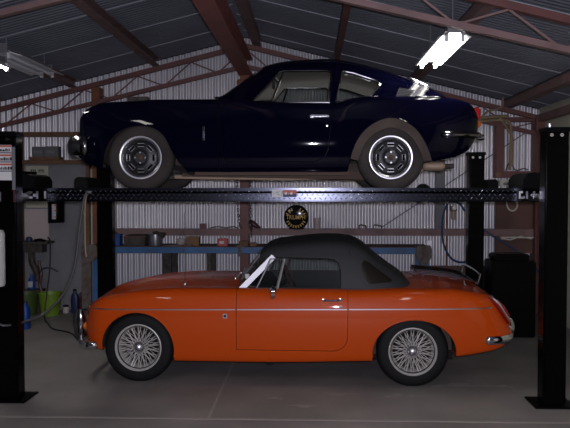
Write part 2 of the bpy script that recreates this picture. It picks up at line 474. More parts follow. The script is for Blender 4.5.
# ramp plate leaning up at the left end, seen beside the post
MB().bar((-2.455, 6.1, 1.63), (-2.435, 6.1, 1.80), .40, .02, up=(1, 0, 0)).build('ramp_plate', 'matt', lift)
# warning labels and power unit on the front of the near left post
lab = MB().box(-2.443, -2.296, 5.452, 5.459, 1.715, 1.985).build('warning_label', 'paper', pNL)
for i, z in enumerate((1.985, 1.915, 1.845)):
    MB().box(-2.443, -2.296, 5.449, 5.452, z-.016, z-.002).build('label_band', 'labelred', lab)
    MB().box(-2.443, -2.296, 5.449, 5.452, z-.064, z-.056).build('label_band', 'labelnavy', lab)
    mk = MB(); x = -2.436
    while x < -2.305:
        wd = .006+random.random()*.012; hh = .014+random.random()*.012
        mk.box(x, x+wd, 5.449, 5.452, z-.050, z-.050+hh); x += wd+.005
    mk.build('label_print', 'ink', lab)
MB().box(-2.292, -2.268, 5.452, 5.459, 1.64, 1.97).build('edge_strip', 'lampgrey', pNL)
MB().box(-2.282, -2.267, 5.445, 5.458, 1.548, 1.635).build('lock_tab', 'maroon', pNL)
MB().box(-2.40, -2.388, 5.448, 5.460, 1.55, 1.625).build('lock_tab', 'alu', pNL)
tk = MB().lathe([(0, .0), (.075, .0), (.082, .02), (.082, .40), (.07, .425), (.030, .432), (.030, .455), (0, .455)], (-2.405, 5.365, .91), 'z', 24)
tk.build('oil_reservoir', 'whiteplastic', pNL)
MB().lathe([(0, 0), (.034, 0), (.034, .03), (0, .03)], (-2.405, 5.365, 1.365), 'z', 20).build('reservoir_cap', 'paper', pNL)
MB().box(-2.44, -2.37, 5.40, 5.46, .905, 1.30).build('reservoir_bracket', 'satin', pNL)
# cable run with a bright end at the near runway
MB().cyl((-1.835, 5.85, 1.622), (-1.80, 5.85, 1.622), .012, 10).build('hose_fitting', 'alu', lift)
hs = smooth_path([(-1.826, 5.85, 1.624), (-1.843, 5.83, 1.60), (-1.86, 5.80, 1.50), (-1.886, 5.79, 1.314), (-1.922, 5.78, 1.03), (-1.986, 5.76, .847), (-2.054, 5.74, .735),
                  (-2.188, 5.68, .622), (-2.334, 5.45, .595), (-2.41, 5.42, .62), (-2.50, 5.40, .68)], 6)
tag(MB().tube(hs, .0095, 8).build('air_hose', 'hose'), 'grey air hose sagging from the runway to the near left post', 'hose')
tag(MB().tube(smooth_path([(-1.84, 5.852, 1.61), (-1.855, 5.85, 1.50), (-1.857, 5.85, 1.2), (-1.85, 5.85, 1.09)], 6), .006, 6).build('cord', 'rope'),
    'pale thin cord hanging straight down from the runway beside the air hose', 'cord')

# ================================================================== CAR BODY TOOLS
class Body:
    """closed body surface lofted from half sections; x rearwards, y across, z up, front axle at x = 0"""
    def __init__(s, T, fr, shear=None, cf=.86):
        s.cf = cf
        # T rows: x, zb bottom, w half width, zf wing crown, zc centre, zv valley
        c = list(zip(*T)); s.x0, s.x1 = c[0][0], c[0][-1]
        s.g = [pchip(c[0], q) for q in c[1:]]; s.fr = fr; s.shear = shear
        s.xs = sorted(set(list(np.linspace(s.x0, s.x1, 130))+[r[0] for r in T]))
    def half(s, x, k=4):
        zb, w, zf, zc, zv = [g(x) for g in s.g]; H = zf-zb
        P = [(0, zb), (.55*w, zb), (.88*w, zb)]
        P += [(a*w, zb+b*H) for a, b in s.fr]
        P += [(s.cf*w, zf), (.72*w, zv), (.38*w, zc-.25*(zc-zv)), (0, zc)]
        return catmull(P, k)
    def ring(s, x):
        h = s.half(x)
        r = [(x, -y, z) for y, z in h]+[(x, y, z) for y, z in reversed(h[1:-1])]
        if s.shear: r = [(p[0]+s.shear(*p), p[1], p[2]) for p in r]
        return r
    def solid(s, name): return MB().loft([s.ring(x) for x in s.xs])
    def side(s, x, z):
        """near-side y of the surface at x, z"""
        xq = x
        if s.shear:
            for _ in range(6): xq = x - s.shear(xq, -.7, z)
        h = s.half(min(max(xq, s.x0), s.x1)); best = .3
        seg = [p for p in h]
        iw = max(range(len(seg)), key=lambda i: seg[i][0])
        for a, b in zip(seg[8:], seg[9:]):
            if (a[1]-z)*(b[1]-z) <= 0 and a[1] != b[1]:
                t = (z-a[1])/(b[1]-a[1]); best = a[0]+t*(b[0]-a[0]); break
        return -best

def raw(mb, name, mats):
    me = mb.mesh(name)
    for q in mats: me.materials.append(M[q])
    o = bpy.data.objects.new(name, me); COL.objects.link(o); return o

def mirror_pts(P): return [(x, -y, z) for x, y, z in P]

# ================================================================== ORANGE CONVERTIBLE
CAR = thing('convertible_car', 'orange two-seat convertible with a black soft top and wire wheels parked on the concrete floor', 'car',
            (-1.454, 6.753, 0), -.0315)
FR = [(.945, .02), (.975, .16), (.995, .36), (1.0, .60), (.985, .80), (.945, .94)]
TA = [  # x, zb, w, zf, zc, zv
    (-.540, .41, .37, .555, .575, .550), (-.530, .37, .45, .585, .605, .575), (-.505, .335, .53, .610, .640, .605), (-.47, .31, .60, .635, .668, .630),
    (-.43, .29, .655, .662, .695, .655), (-.38, .278, .700, .695, .728, .690), (-.32, .265, .726, .722, .755, .718), (-.20, .24, .742, .752, .785, .742), (0, .21, .752, .782, .818, .772), (.34, .19, .757, .806, .842, .800),
    (.60, .19, .758, .808, .850, .805), (.85, .19, .760, .808, .850, .806), (1.3, .195, .762, .806, .83, .80), (1.8, .21, .762, .806, .83, .80),
    (2.3, .225, .758, .815, .855, .82), (2.64, .255, .748, .815, .845, .82), (2.82, .285, .735, .803, .825, .805), (2.98, .325, .705, .785, .80, .782),
    (3.07, .385, .665, .765, .78, .762), (3.12, .43, .61, .735, .745, .732), (3.135, .47, .54, .70, .71, .70)]
def shearA(x, y, z): return -sstep(2.55, 3.08, x)*.50*(max(z, .40)-.52)
A = Body(TA, FR, shearA)
body = raw(A.solid('body'), 'body', ['orange', 'well', 'trim'])
def ell(cx, cz, rx, rz, a0=0, a1=360, n=40): return [(cx+rx*math.cos(math.radians(a0+(a1-a0)*i/n)), cz+rz*math.sin(math.radians(a0+(a1-a0)*i/n))) for i in range(n+(0 if a1-a0 == 360 else 1))]
archF = ell(0.005, .29, .322, .318, -12, 192)+[(-.31, -.1), (.32, -.1)]
archR = ell(2.335, .29, .350, .284, -8, 188)+[(1.985, -.1), (2.69, -.1)]
for ar in (archF, archR):
    for y0, y1 in ((-1, -.44), (.44, 1)):
        boolean(body, raw(MB().prism_y(ar, y0, y1, 1), 'cut', ['orange', 'well', 'trim']))
# cockpit
boolean(body, raw(MB().prism_y([(.93, .33), (1.98, .33), (2.06, .60), (2.06, 1.0), (.93, 1.0)], -.615, .615, 2), 'cut', ['orange', 'well', 'trim']))
def door_poly(e):
    return [(.853+e, 1.0), (.853+e, .300+e)]+[(1.66+.122*math.sin(math.radians(a))-e*math.sin(math.radians(a)), .415-(.115-e)*math.cos(math.radians(a))) for a in range(0, 91, 10)]+[(1.786-e, .55), (1.786-e, 1.0)]
for sgn, nm in ((-1, 'door'), (1, 'door')):
    y0, y1 = (-1, -.55) if sgn < 0 else (.55, 1)
    d = dupe(body, nm)
    boolean(d, raw(MB().prism_y(door_poly(.003), y0, y1, 2), 'cut', ['orange', 'well', 'trim']), 'INTERSECT')
    boolean(body, raw(MB().prism_y(door_poly(-.001), y0*1.1, y1, 2), 'cut', ['orange', 'well', 'trim']))
    finish(d, 30); d.parent = CAR
    if sgn < 0: doorA = d
    else: doorAf = d
finish(body, 30); body.parent = CAR
# rolled arch lips
for ar in (archF[:41], archR[:41]):
    for s in (1, -1):
        P = [(x, s*(A.side(x, max(z, .24))+.004), z) for x, z in ar]
        MB().tube(P, .007, 6).build('arch_lip', 'orange', CAR)
# side moulding (three lengths: wing, door, rear quarter)
def strip(B, x0, x1, zf, wd, out, n=30):
    mb = MB(); v = []
    for i in range(n+1):
        x = x0+(x1-x0)*i/n; z = zf(x); y = B.side(x, z)
        v += [(x, y+.002, z-wd/2), (x, y-out, z-wd*.30), (x, y-out, z+wd*.30), (x, y+.002, z+wd/2)]
    mb.add(v, [(4*i+k, 4*i+(k+1) % 4, 4*i+4+(k+1) % 4, 4*i+4+k) for i in range(n) for k in range(4)]+[(0, 1, 2, 3), (4*n+3, 4*n+2, 4*n+1, 4*n)])
    return mb
mz = lambda x: .630+.0125*x
strip(A, -.40, .846, mz, .014, .006).build('side_moulding', 'alu', CAR)
strip(A, .862, 1.778, mz, .014, .006).build('side_moulding', 'alu', doorA)
strip(A, 1.794, 2.975, mz, .014, .006).build('side_moulding', 'alu', CAR)
# door handle, lock and mirror
yh = A.side(1.65, .725)
h = MB().tube(smooth_path([(1.575, yh-.004, .722), (1.60, yh-.028, .724), (1.65, yh-.032, .726), (1.70, yh-.030, .728), (1.725, yh-.004, .728)], 5), .009, 8)
h.lathe([(0, -.012), (.016, -.010), (.018, .004)], (1.722, yh, .728), 'y', 14); h.lathe([(0, -.010), (.012, -.008), (.014, .004)], (1.58, yh, .722), 'y', 14)
h.build('door_handle', 'chrome', doorA)
MB().lathe([(0, -.008), (.009, -.007), (.010, .004)], (1.722, A.side(1.722, .675), .675), 'y', 12).build('door_lock', 'chrome', doorA)
ym = A.side(1.15, .79)
m = MB().tube(smooth_path([(1.13, -.66, .795), (1.135, -.70, .81), (1.15, -.745, .80)], 5), .010, 8)
m.lathe([(0, -.012), (.042, -.010), (.060, .004), (.054, .030), (.025, .045), (0, .048)], (1.15, -.755, .785), 'x', 20)
m.lathe([(0, .802), (.026, .802), (.030, .796), (.030, .786)], (1.13, -.655, 0), 'z', 14)
m.build('door_mirror', 'chrome', doorA)
yb = A.side(.76, .585)
MB().box(.742, .778, yb-.006, yb+.003, .567, .604).build('wing_badge', 'alu', CAR, bevel=.003)
MB().box(.749, .771, yb-.008, yb-.005, .575, .597).build('badge_centre', 'ink', CAR)
# head lamps in the wing fronts
for s in (-1, 1):
    hl = MB().lathe([(.082, .06), (.092, .01), (.088, -.012), (.078, -.016)], (-.452, s*.53, .560), 'x', 28, closed=True).build('headlight', 'chrome', CAR)
    MB().lathe([(0, -.030), (.045, -.024), (.080, -.006), (.080, .05), (0, .05)], (-.452, s*.53, .560), 'x', 28).build('headlight_lens', 'lens', hl)
    MB().lathe([(0, -.06), (.022, -.05), (.036, -.03), (.036, .03), (0, .03)], (-.505, s*.46, .430), 'x', 18).build('side_lamp', 'amber', CAR)
# grille
g = MB().tube(smooth_path([(-.548, -.34, .44), (-.548, -.35, .49), (-.548, -.30, .535), (-.548, 0, .55), (-.548, .30, .535), (-.548, .35, .49), (-.548, .34, .44), (-.548, 0, .425)], 6), .012, 8, closed=True)
g.build('grille', 'chrome', CAR)
g = MB()
for i in range(33): g.box(-.552, -.544, -.32+i*.02-.003, -.32+i*.02+.003, .435, .535)
g.build('grille_bars', 'dullchrome', CAR)
# bumpers and overriders
fb = smooth_path([(-.335, -.762, .322), (-.40, -.764, .322), (-.45, -.745, .322), (-.49, -.70, .322), (-.53, -.61, .322), (-.57, -.46, .322), (-.595, -.2, .322), (-.60, 0, .322), (-.595, .2, .322), (-.57, .46, .322), (-.53, .61, .322), (-.49, .70, .322), (-.45, .745, .322), (-.40, .764, .322), (-.335, .762, .322)], 5)
def bumper(path, zh, th):
    mb = MB(); v = []; n = 10; N = len(path)
    for i, p in enumerate(path):
        a = Vector(path[max(i-1, 0)]); b = Vector(path[min(i+1, N-1)]); d = (b-a).normalized(); nn = Vector((d.y, -d.x, 0))
        sc = .45 if i in (0, N-1) else (.85 if i in (1, N-2) else 1)
        for k in range(n):
            t = 2*PI*k/n
            q = Vector(p)+nn*math.cos(t)*th*sc+Vector((0, 0, 1))*math.sin(t)*zh*sc
            v.append(tuple(q))
    mb.add(v, [(i*n+k, i*n+(k+1) % n, (i+1)*n+(k+1) % n, (i+1)*n+k) for i in range(N-1) for k in range(n)]+[tuple(range(n)), tuple((N-1)*n+k for k in range(n-1, -1, -1))])
    return mb
bumper(fb, .038, .024).build('front_bumper', 'chrome', CAR)
def overrider(x, y, z, h, flip=1):
    mb = MB(); R = []
    for i in range(9):
        t = i/8; s = math.sin(PI*(.08+.84*t))**.5
        R.append([(x+flip*(.058*s*math.cos(a)), y+.036*s*math.sin(a), z-h/2+h*t) for a in [2*PI*k/14 for k in range(14)]])
    return mb.loft(R)
for s in (-1, 1):
    overrider(-.605, s*.43, .445, .255).build('overrider', 'dullchrome', CAR)
    MB().tube([(-.62, s*.43, .55), (-.53, s*.43, .575)], .012, 8).build('overrider_bracket', 'dullchrome', CAR)
rb = smooth_path([(2.915, -.720, .402), (2.98, -.722, .404), (3.06, -.705, .408), (3.12, -.655, .412), (3.16, -.54, .414), (3.18, -.3, .415), (3.185, 0, .415), (3.18, .3, .415), (3.16, .54, .414), (3.12, .655, .412), (3.06, .705, .408), (2.98, .722, .404), (2.915, .72, .402)], 5)
bumper(rb, .036, .022).build('rear_bumper', 'chrome', CAR)
for s in (-1, 1):
    overrider(3.185, s*.34, .44, .17).build('overrider', 'chrome', CAR)
    # tail lamps: tapered lens in a chrome frame on the wing corner
    c0 = [Vector((2.955, -.645, .765)), Vector((3.025, -.672, .70)), Vector((3.115, -.650, .56)), Vector((3.132, -.61, .515)), Vector((3.10, -.545, .56)), Vector((3.02, -.545, .70)), Vector((2.975, -.585, .76))]
    c0 = [p+Vector((.006, -.016, 0)) for p in c0]; cen = sum(c0, Vector())/len(c0)
    fr = [tuple(Vector((p.x, s*-p.y, p.z))) for p in c0]
    tl = MB().tube(fr, .010, 8, closed=True).build('tail_light', 'chrome', CAR)
    lv = [cen+(p-cen)*.92 for p in c0]; top = [cen+(p-cen)*.5+Vector((.03, -.03, .01)) for p in c0]
    back = [cen+(p-cen)*.9+Vector((-.06, .05, -.02)) for p in c0]
    mb = MB(); n = len(c0)
    f = lambda L: [(p.x, -s*p.y, p.z) for p in L]
    mb.add(f(back)+f(lv)+f(top), [(i, (i+1) % n, n+(i+1) % n, n+i) for i in range(n)]+[(n+i, n+(i+1) % n, 2*n+(i+1) % n, 2*n+i) for i in range(n)]+[tuple(2*n+i for i in range(n)), tuple(range(n-1, -1, -1))])
    mb.build('tail_light_lens', 'red', tl, smooth=60)
MB().box(3.155, 3.165, -.26, .26, .43, .53).build('number_plate', 'cream', CAR)

# soft top
TS = [(1.00, 1.095, .565), (1.03, 1.118, .57), (1.08, 1.160, .575), (1.15, 1.180, .58), (1.277, 1.198, .585), (1.41, 1.212, .588), (1.545, 1.224, .59), (1.65, 1.225, .592), (1.766, 1.216, .595), (1.84, 1.200, .60), (1.899, 1.176, .60),
      (1.945, 1.145, .60), (1.988, 1.104, .60), (2.05, 1.052, .602), (2.12, .998, .605), (2.19, .945, .602), (2.252, .905, .59), (2.30, .865, .56), (2.335, .835, .52)]
cs = list(zip(*TS)); zt_ = pchip(cs[0], cs[1]); wt_ = pchip(cs[0], cs[2])
def soft_ring(x, off=0.):
    zt = zt_(x); wb = wt_(x)*1.09-off; z0 = .785+(.0 if off == 0 else -.03); H = max(zt-off-z0, .02)
    if x > 1.9: wb *= 1-.10*sstep(1.9, 2.335, x)
    sag = .004*math.sin((x-1.0)*2*PI/.29)**2
    P = [(0, z0), (wb*.8, z0), (wb, z0), (wb*.995, z0+.22*H), (wb*.945, z0+.50*H), (wb*.885, z0+.72*H), (wb*.80, z0+.90*H), (wb*.62, z0+.975*H-sag), (wb*.34, z0+1.0*H), (0, z0+1.015*H)]
    h = catmull(P, 4)
    return [(x, -y, z) for y, z in h]+[(x, y, z) for y, z in reversed(h[1:-1])]
sx_ = list(np.linspace(1.03, 2.335, 60))
soft = raw(MB().loft([soft_ring(x) for x in sx_]), 'soft_top', ['fabric', 'trim'])
inner = raw(MB().loft([soft_ring(x, .016) for x in np.linspace(1.0, 2.31, 50)], 1), 'cut', ['fabric', 'trim'])
boolean(soft, inner)
win = [(.8, .60), (.8, 1.060), (1.16, 1.064), (1.40, 1.064), (1.62, 1.058), (1.675, 1.048), (1.712, 1.015), (1.728, .95), (1.734, .60)]
boolean(soft, raw(MB().prism_y(win, -1, 1, 1), 'cut', ['fabric', 'trim']))
qw = [(1.925, 1.045), (1.96, 1.03), (2.06, .955), (2.165, .878), (2.15, .862), (1.985, .850), (1.955, .862), (1.895, .965), (1.905, 1.02)]
rw = [(1.99, 1.2), (2.02, .98), (2.20, .86), (2.4, .86), (2.4, 1.2)]
soft_s = dupe(soft, 'hood_window')
for y0, y1 in ((-1, -.36), (.36, 1)):
    boolean(soft, raw(MB().prism_y(qw, y0, y1, 1), 'cut', ['fabric', 'trim']))
rwp = [(2.03, 1.3), (2.03, 1.02), (2.19, .90), (2.19, .8), (2.4, .8), (2.4, .60), (2.5, 1.3)]
# panes
k = 0
for y0, y1 in ((-1, -.35), (.35, 1)):
    p = dupe(soft_s, 'hood_window')
    big = [(x*1.0, z) for x, z in qw]
    boolean(p, raw(MB().prism_y(big, y0, y1, 1), 'cut', ['fabric', 'trim']), 'INTERSECT')
    p.data.materials.clear(); p.data.materials.append(M['smoke']); p.data.materials.append(M['smoke']); finish(p, 40); p.parent = soft
bpy.data.objects.remove(soft_s, do_unlink=True)
finish(soft, 40); soft.parent = CAR
# piping seams over the hood and its base, snap studs
for x in (1.16, 1.80):
    r = soft_ring(x); n = len(r)//2
    pts = [p for p in r if p[2] > 1.075]; pts = sorted(pts, key=lambda p: p[1])
    MB().tube([(p[0], p[1], p[2]+.002) for p in pts], .006, 6).build('seam_piping', 'fabric', soft)
pts = [(x, soft_ring(x)[8][1]-.004, .795) for x in np.linspace(1.76, 2.33, 14)]
MB().tube(pts, .010, 6).build('seam_piping', 'fabric', soft)
for x in (1.93, 2.06, 2.19, 2.28):
    MB().lathe([(0, -.006), (.007, -.004), (.008, .004)], (x, soft_ring(x)[8][1]-.012, .80), 'y', 10).build('snap_stud', 'chrome', soft)

# windscreen
def ws(y, t):
    xb = .755+.135*(y/.62)**2; xt = .985+.135*(y/.56)**2
    return (xb+(xt-xb)*t, y*(1-.10*t), .805+(1.068-.805)*t-(.018*(1-(y/.62)**2))*(1-t))
ys_ = np.linspace(-.62, .62, 17)
mb = MB()
def pillar(s):
    a = Vector(ws(s*.62, -.06)); b = Vector(ws(s*.62, 1.01)); d = (b-a)
    return [a+d*(i/8) for i in range(9)]
wf = MB()
for s in (-1, 1):
    P = pillar(s); d = (P[-1]-P[0]).normalized(); ax = Vector((d.z, 0, -d.x)); v = []
    for p in P:
        for u, w_ in ((-.024, -.012), (.024, -.012), (.024, .012), (-.024, .012)):
            v.append(tuple(p+ax*u+Vector((0, s*-1*w_, 0))))
    wf.add(v, [(4*i+q, 4*i+(q+1) % 4, 4*i+4+(q+1) % 4, 4*i+4+q) for i in range(8) for q in range(4)]+[(0, 1, 2, 3), (35, 34, 33, 32)])
wf.tube([ws(y, 1.0) for y in ys_], .014, 8)
wfo = wf.build('windscreen_frame', 'pillar', CAR, smooth=25)
MB().tube([ws(y, -.02) for y in ys_], .016, 8).build('screen_seal', 'trim', wfo)
v = [ws(y, t) for t in (.0, 1.0) for y in ys_]; n = len(ys_)
mb = MB().add(v+[(a+.004, b, c) for a, b, c in v], [(i, i+1, n+i+1, n+i) for i in range(n-1)]+[(2*n+i, 2*n+n+i, 2*n+n+i+1, 2*n+i+1) for i in range(n-1)])
mb.build('windscreen', 'glass', wfo, smooth=60)
MB().box(.90, .935, -.50, -.495, .87, .91).build('screen_sticker', 'paper', wfo)
# quarterlights and door glass, both sides
def onplane(x, z, s): return (x, s*(.648-.30*(z-.80)), z)
for s in (-1, 1):
    par = doorA if s < 0 else doorAf
    Q = [(1.012, .806), (1.128, 1.050), (1.245, 1.050), (1.190, .806)]
    q = MB().tube([onplane(x, z, s) for x, z in Q], .009, 8, closed=True)
    q.tube([onplane(1.190, .806, s), onplane(1.245, 1.052, s)], .013, 8)
    qo = q.build('quarterlight_frame', 'alu', par)
    MB().add([onplane(x, z, s) for x, z in Q]+[(x, y+.004, z) for x, y, z in [onplane(x, z, s) for x, z in Q]], [(0, 1, 2, 3), (7, 6, 5, 4)]).build('quarterlight_glass', 'glass', qo)
    Q2 = [(1.20, .80), (1.252, 1.056), (1.66, 1.05), (1.712, 1.0), (1.725, .80)]
    MB().add([onplane(x, z, s) for x, z in Q2]+[(x, y+.004, z) for x, y, z in [onplane(x, z, s) for x, z in Q2]], [(0, 1, 2, 3, 4), (9, 8, 7, 6, 5)]).build('door_glass', 'glass', par)
    MB().tube([(x, s*(abs(A.side(x, .79))-.075), .812) for x in np.linspace(1.02, 1.77, 12)], .009, 6).build('waist_seal', 'trim', par)
# cockpit contents
for s in (-1, 1):
    st = MB().box(1.25, 1.72, s*.33-.22, s*.33+.22, .34, .46)
    so = st.build('seat', 'trim', CAR, bevel=.04)
    MB().prism_y([(1.70, .40), (1.83, .38), (1.93, .87), (1.88, .90), (1.82, .87)], s*.33-.21, s*.33+.21).build('seat_back', 'trim', so, bevel=.03)
MB().prism_y([(.90, .55), (1.06, .58), (1.10, .72), (1.04, .815), (.90, .825)], -.60, .60).build('dashboard', 'trim', CAR, bevel=.015)
sw = MB()
c = Vector((1.24, .33, .76)); ax = Vector((.9, 0, .42)).normalized(); e1 = Vector((0, 1, 0)); e2 = ax.cross(e1)
sw.tube([c+(e1*math.cos(2*PI*i/32)+e2*math.sin(2*PI*i/32))*.19 for i in range(32)], .011, 8, closed=True)
for a in (0, 120, 240):
    d = e1*math.cos(math.radians(a+30))+e2*math.sin(math.radians(a+30)); sw.bar(c, c+d*.185, .02, .005)
sw.tube([c, c-ax*.25], .02, 8)
sw.build('steering_wheel', 'trim', CAR)
mi = MB().box(1.155, 1.165, -.075, .075, .985, 1.035).tube([(1.16, 0, 1.03), (1.10, 0, 1.075)], .005, 6)
mi.build('interior_mirror', 'trim', CAR)
# far door mirror, wipers and aerial
MB().lathe([(0, -.012), (.042, -.010), (.060, .004), (.054, .030), (.025, .045), (0, .048)], (1.15, .755, .785), 'x', 20).build('door_mirror', 'chrome', doorAf)
for y0 in (-.28, .08):
    w_ = MB().tube([(.80-.0, y0, .845), (.79, y0+.30, .868)], .006, 6).lathe([(0, .03), (.016, .026), (.020, 0)], (.785, y0, .826), 'z', 12)
    w_.build('wiper', 'chrome', CAR)
an = MB().lathe([(0, .02), (.012, .018), (.016, 0), (.016, -.02)], (.37, -.50, .818), 'z', 12).tube([(.37, -.50, .83), (.365, -.495, 1.45)], [.0038, .0018], 6)
an.build('aerial', 'dullchrome', CAR)
# luggage rack on the boot
def deck(x): return A.g[3](x)
rk = MB()
for y in (-.36, -.24, -.12, 0, .12, .24, .36):
    P = [(2.42, y, .905), (2.60, y, .890), (2.78, y, .868), (2.90, y, .84)]
    rk.tube(smooth_path(P, 5), .0085, 8)
for x, z in ((2.44, .896), (2.58, .886), (2.72, .872), (2.90, .838)):
    rk.tube([(x, -.40, z-.004), (x, .40, z-.004)], .009, 8)
for x in (2.50, 2.80):
    for y in (-.34, .34):
        rk.tube([(x, y, .872 if x < 2.6 else .85), (x+.01, y, .835 if x < 2.6 else .80)], .007, 8).lathe([(.016, 0), (.016, .008), (0, .010)], (x+.01, y, .838 if x < 2.6 else .806), 'z', 10)
ro = rk.build('luggage_rack', 'chrome', CAR)
MB().tube(smooth_path([(2.905, -.40, .826), (2.925, -.40, .895), (2.93, -.36, .915), (2.935, 0, .92), (2.93, .36, .915), (2.925, .40, .895), (2.905, .40, .826)], 4), .009, 8).build('rack_hoop', 'chrome', ro)
# boot handle and sills, underside
MB().tube([(3.03, -.06, .70), (3.03, .06, .70)], .01, 8).build('boot_handle', 'chrome', CAR)
u = MB().box(-.35, 2.7, -.40, .40, .17, .24).tube([(.3, -.35, .17), (2.4, -.35, .17), (2.95, -.35, .27)], .022, 8)
u.box(1.10, 1.16, -.66, -.58, .165, .20)
u.build('underside', 'under', CAR)

# wire wheels
def wire_wheel(parent, x, y, s, r=.300, zc=.295):
    """s = -1 outer face towards -y"""
    t = MB().lathe([(.178, .062), (.195, .082), (.225, .084), (.262, .082), (.285, .070), (.2985, .045), (.300, 0), (.2985, -.045), (.285, -.070), (.262, -.082), (.225, -.084), (.195, -.082), (.178, -.062)], (0, 0, 0), 'y', 56, closed=True)
    for g_ in (-.03, 0, .03):
        pass
    w = t.build('wheel', 'rubber', parent, smooth=40)
    w.location = (x, y, zc)
    rim = MB().lathe([(.176, .075), (.196, .082), (.199, .077), (.184, .055), (.172, .03), (.172, -.03), (.184, -.06), (.190, -.072), (.199, -.079), (.202, -.085), (.196, -.088), (.188, -.080), (.180, -.058), (.166, -.03), (.162, .03), (.168, .07)], (0, 0, 0), 'y', 56, closed=True)
    rim.build('rim', 'wire', w, smooth=50)
    sp = MB(); N = 18
    for i in range(N):
        for dy0, r0, dy1, r1, tw in ((-.066, .044, -.030, .168, .42), (-.066, .044, -.030, .168, -.42), (.01, .050, -.058, .180, .30), (.01, .050, -.058, .180, -.30)):
            a = 2*PI*(i+(.5 if r0 > .04 else 0))/N; b = a+tw
            sp.tube([(r0*math.cos(a), dy0, r0*math.sin(a)), (r1*math.cos(b), dy1, r1*math.sin(b))], .0030, 4)
    sp.build('wire_spokes', 'wire', w, smooth=60)
    hb = MB().lathe([(0, -.100), (.012, -.100), (.026, -.094), (.044, -.082), (.050, -.068), (.056, -.060), (.056, -.045), (.050, .04), (0, .04)], (0, 0, 0), 'y', 28)
    hb.bar((-.042, -.084, 0), (.042, -.084, 0), .010, .016)
    hb.build('hub_nut', 'alu', w, smooth=40)
    MB().lathe([(.0, -.002), (.150, -.002), (.150, .05), (0, .05)], (0, .035, 0), 'y', 32).build('brake_drum', 'under', w)
    if s > 0: w.rotation_euler = (0, 0, PI)
    return w
for x in (0.004, 2.325):
    for s in (-1, 1):
        wire_wheel(CAR, x, s*.620, s)

# ================================================================== DARK BLUE COUPE ON THE LIFT
GT = thing('coupe_car', 'dark blue fastback coupe with steel wheels standing on the lift runways', 'car', (-1.44, 6.73, 1.630), 0)
FRG = [(.93, .02), (.97, .15), (.995, .36), (1.0, .58), (.993, .79), (.978, .945)]
TG = [
    (-.600, .36, .36, .50, .52, .50), (-.548, .32, .48, .555, .58, .55), (-.560, .275, .585, .625, .645, .61), (-.50, .24, .640, .685, .69, .66), (-.44, .225, .668, .715, .72, .69), (-.32, .20, .70, .750, .765, .73),
    (-.05, .175, .722, .762, .81, .755), (.15, .168, .730, .772, .83, .77), (.65, .160, .735, .772, .82, .77), (1.0, .160, .735, .755, .78, .75), (1.3, .163, .737, .738, .76, .735), (1.58, .165, .737, .728, .76, .73),
    (1.66, .166, .738, .738, .76, .74), (1.74, .167, .738, .762, .77, .76), (1.93, .17, .738, .790, .79, .785), (2.2, .20, .732, .790, .79, .785), (2.5, .255, .712, .786, .79, .785), (2.65, .29, .69, .768, .775, .768),
    (2.76, .345, .655, .738, .745, .738), (2.815, .42, .62, .69, .70, .69), (2.845, .48, .585, .64, .65, .64), (2.858, .52, .54, .60, .60, .60)]
G = Body(TG, FRG, cf=.925)
gm = ['navy', 'well', 'trim', 'head']
gb = raw(G.solid('body'), 'body', gm)
aF = [(-.40, -.1), (-.335, .20), (-.305, .33), (-.25, .435), (-.16, .515), (-.05, .55), (.06, .550), (.15, .52), (.22, .455), (.275, .345), (.34, .24), (.40, .150), (.42, -.1)]
aR = [(1.715, -.1), (1.745, .176), (1.785, .345), (1.846, .466), (1.94, .555), (2.06, .606), (2.17, .598), (2.30, .525), (2.385, .41), (2.44, .291), (2.48, .15), (2.48, -.1)]
aFs = smooth_path(aF, 4); aRs = smooth_path(aR, 4)
for ar in (aFs, aRs):
    for y0, y1 in ((-1, -.40), (.40, 1)):
        boolean(gb, raw(MB().prism_y(ar, y0, y1, 1), 'cut', gm))
boolean(gb, raw(MB().prism_y([(.74, .24), (2.05, .24), (2.35, .50), (2.40, 1.0), (.74, 1.0)], -.60, .60, 2), 'cut', gm))
def gdoor(e):
    return [(.668+e, 1.0), (.672+e, .60), (.700+e, .30), (.735+e, .248+e), (1.48, .248+e), (1.555-e*.6, .285+e*.6), (1.588-e, .36), (1.606-e, .55), (1.612-e, 1.0)]
gds = []
for s in (-1, 1):
    y0, y1 = (-1, -.54) if s < 0 else (.54, 1)
    d = dupe(gb, 'door')
    boolean(d, raw(MB().prism_y(gdoor(.003), y0, y1, 2), 'cut', gm), 'INTERSECT')
    boolean(gb, raw(MB().prism_y(gdoor(-.001), y0*1.1, y1, 2), 'cut', gm))
    finish(d, 30); d.parent = GT; gds.append(d)
hd = dupe(gb, 'bonnet')
boolean(hd, raw(MB().box(-1, .662, -1, 1, -.2, 1.2, 2), 'cut', gm), 'INTERSECT')
boolean(gb, raw(MB().box(-1.2, .667, -1.1, 1.1, -.3, 1.3, 2), 'cut', gm))
finish(hd, 30); hd.parent = GT
finish(gb, 30); gb.parent = GT
gdoor_near = gds[0]
# arch returns
for ar in (aFs[4:-4], aRs[4:-4]):
    for s in (1, -1):
        P = [(x, s*(G.side(x, max(z, .20))+.003), z) for x, z in ar if z > .15]
        MB().tube(P, .005, 6).build('arch_lip', 'navy', GT)
for s in (1, -1):
    v = []; q = aRs[6:-6]
    for x, z in q:
        yo = G.side(x, max(z, .18))+.010; k = .80
        v += [(x, s*yo, z), (2.11+(x-2.11)*k, s*(yo+.012), .20+(z-.20)*k), (2.11+(x-2.11)*k, s*(yo+.03), .20+(z-.20)*k)]
    MB().add(v, [(3*i+a, 3*i+3+a, 3*i+4+a, 3*i+1+a) for i in range(len(q)-1) for a in (0, 1)]).build('arch_lining', 'archdust', GT, smooth=50)
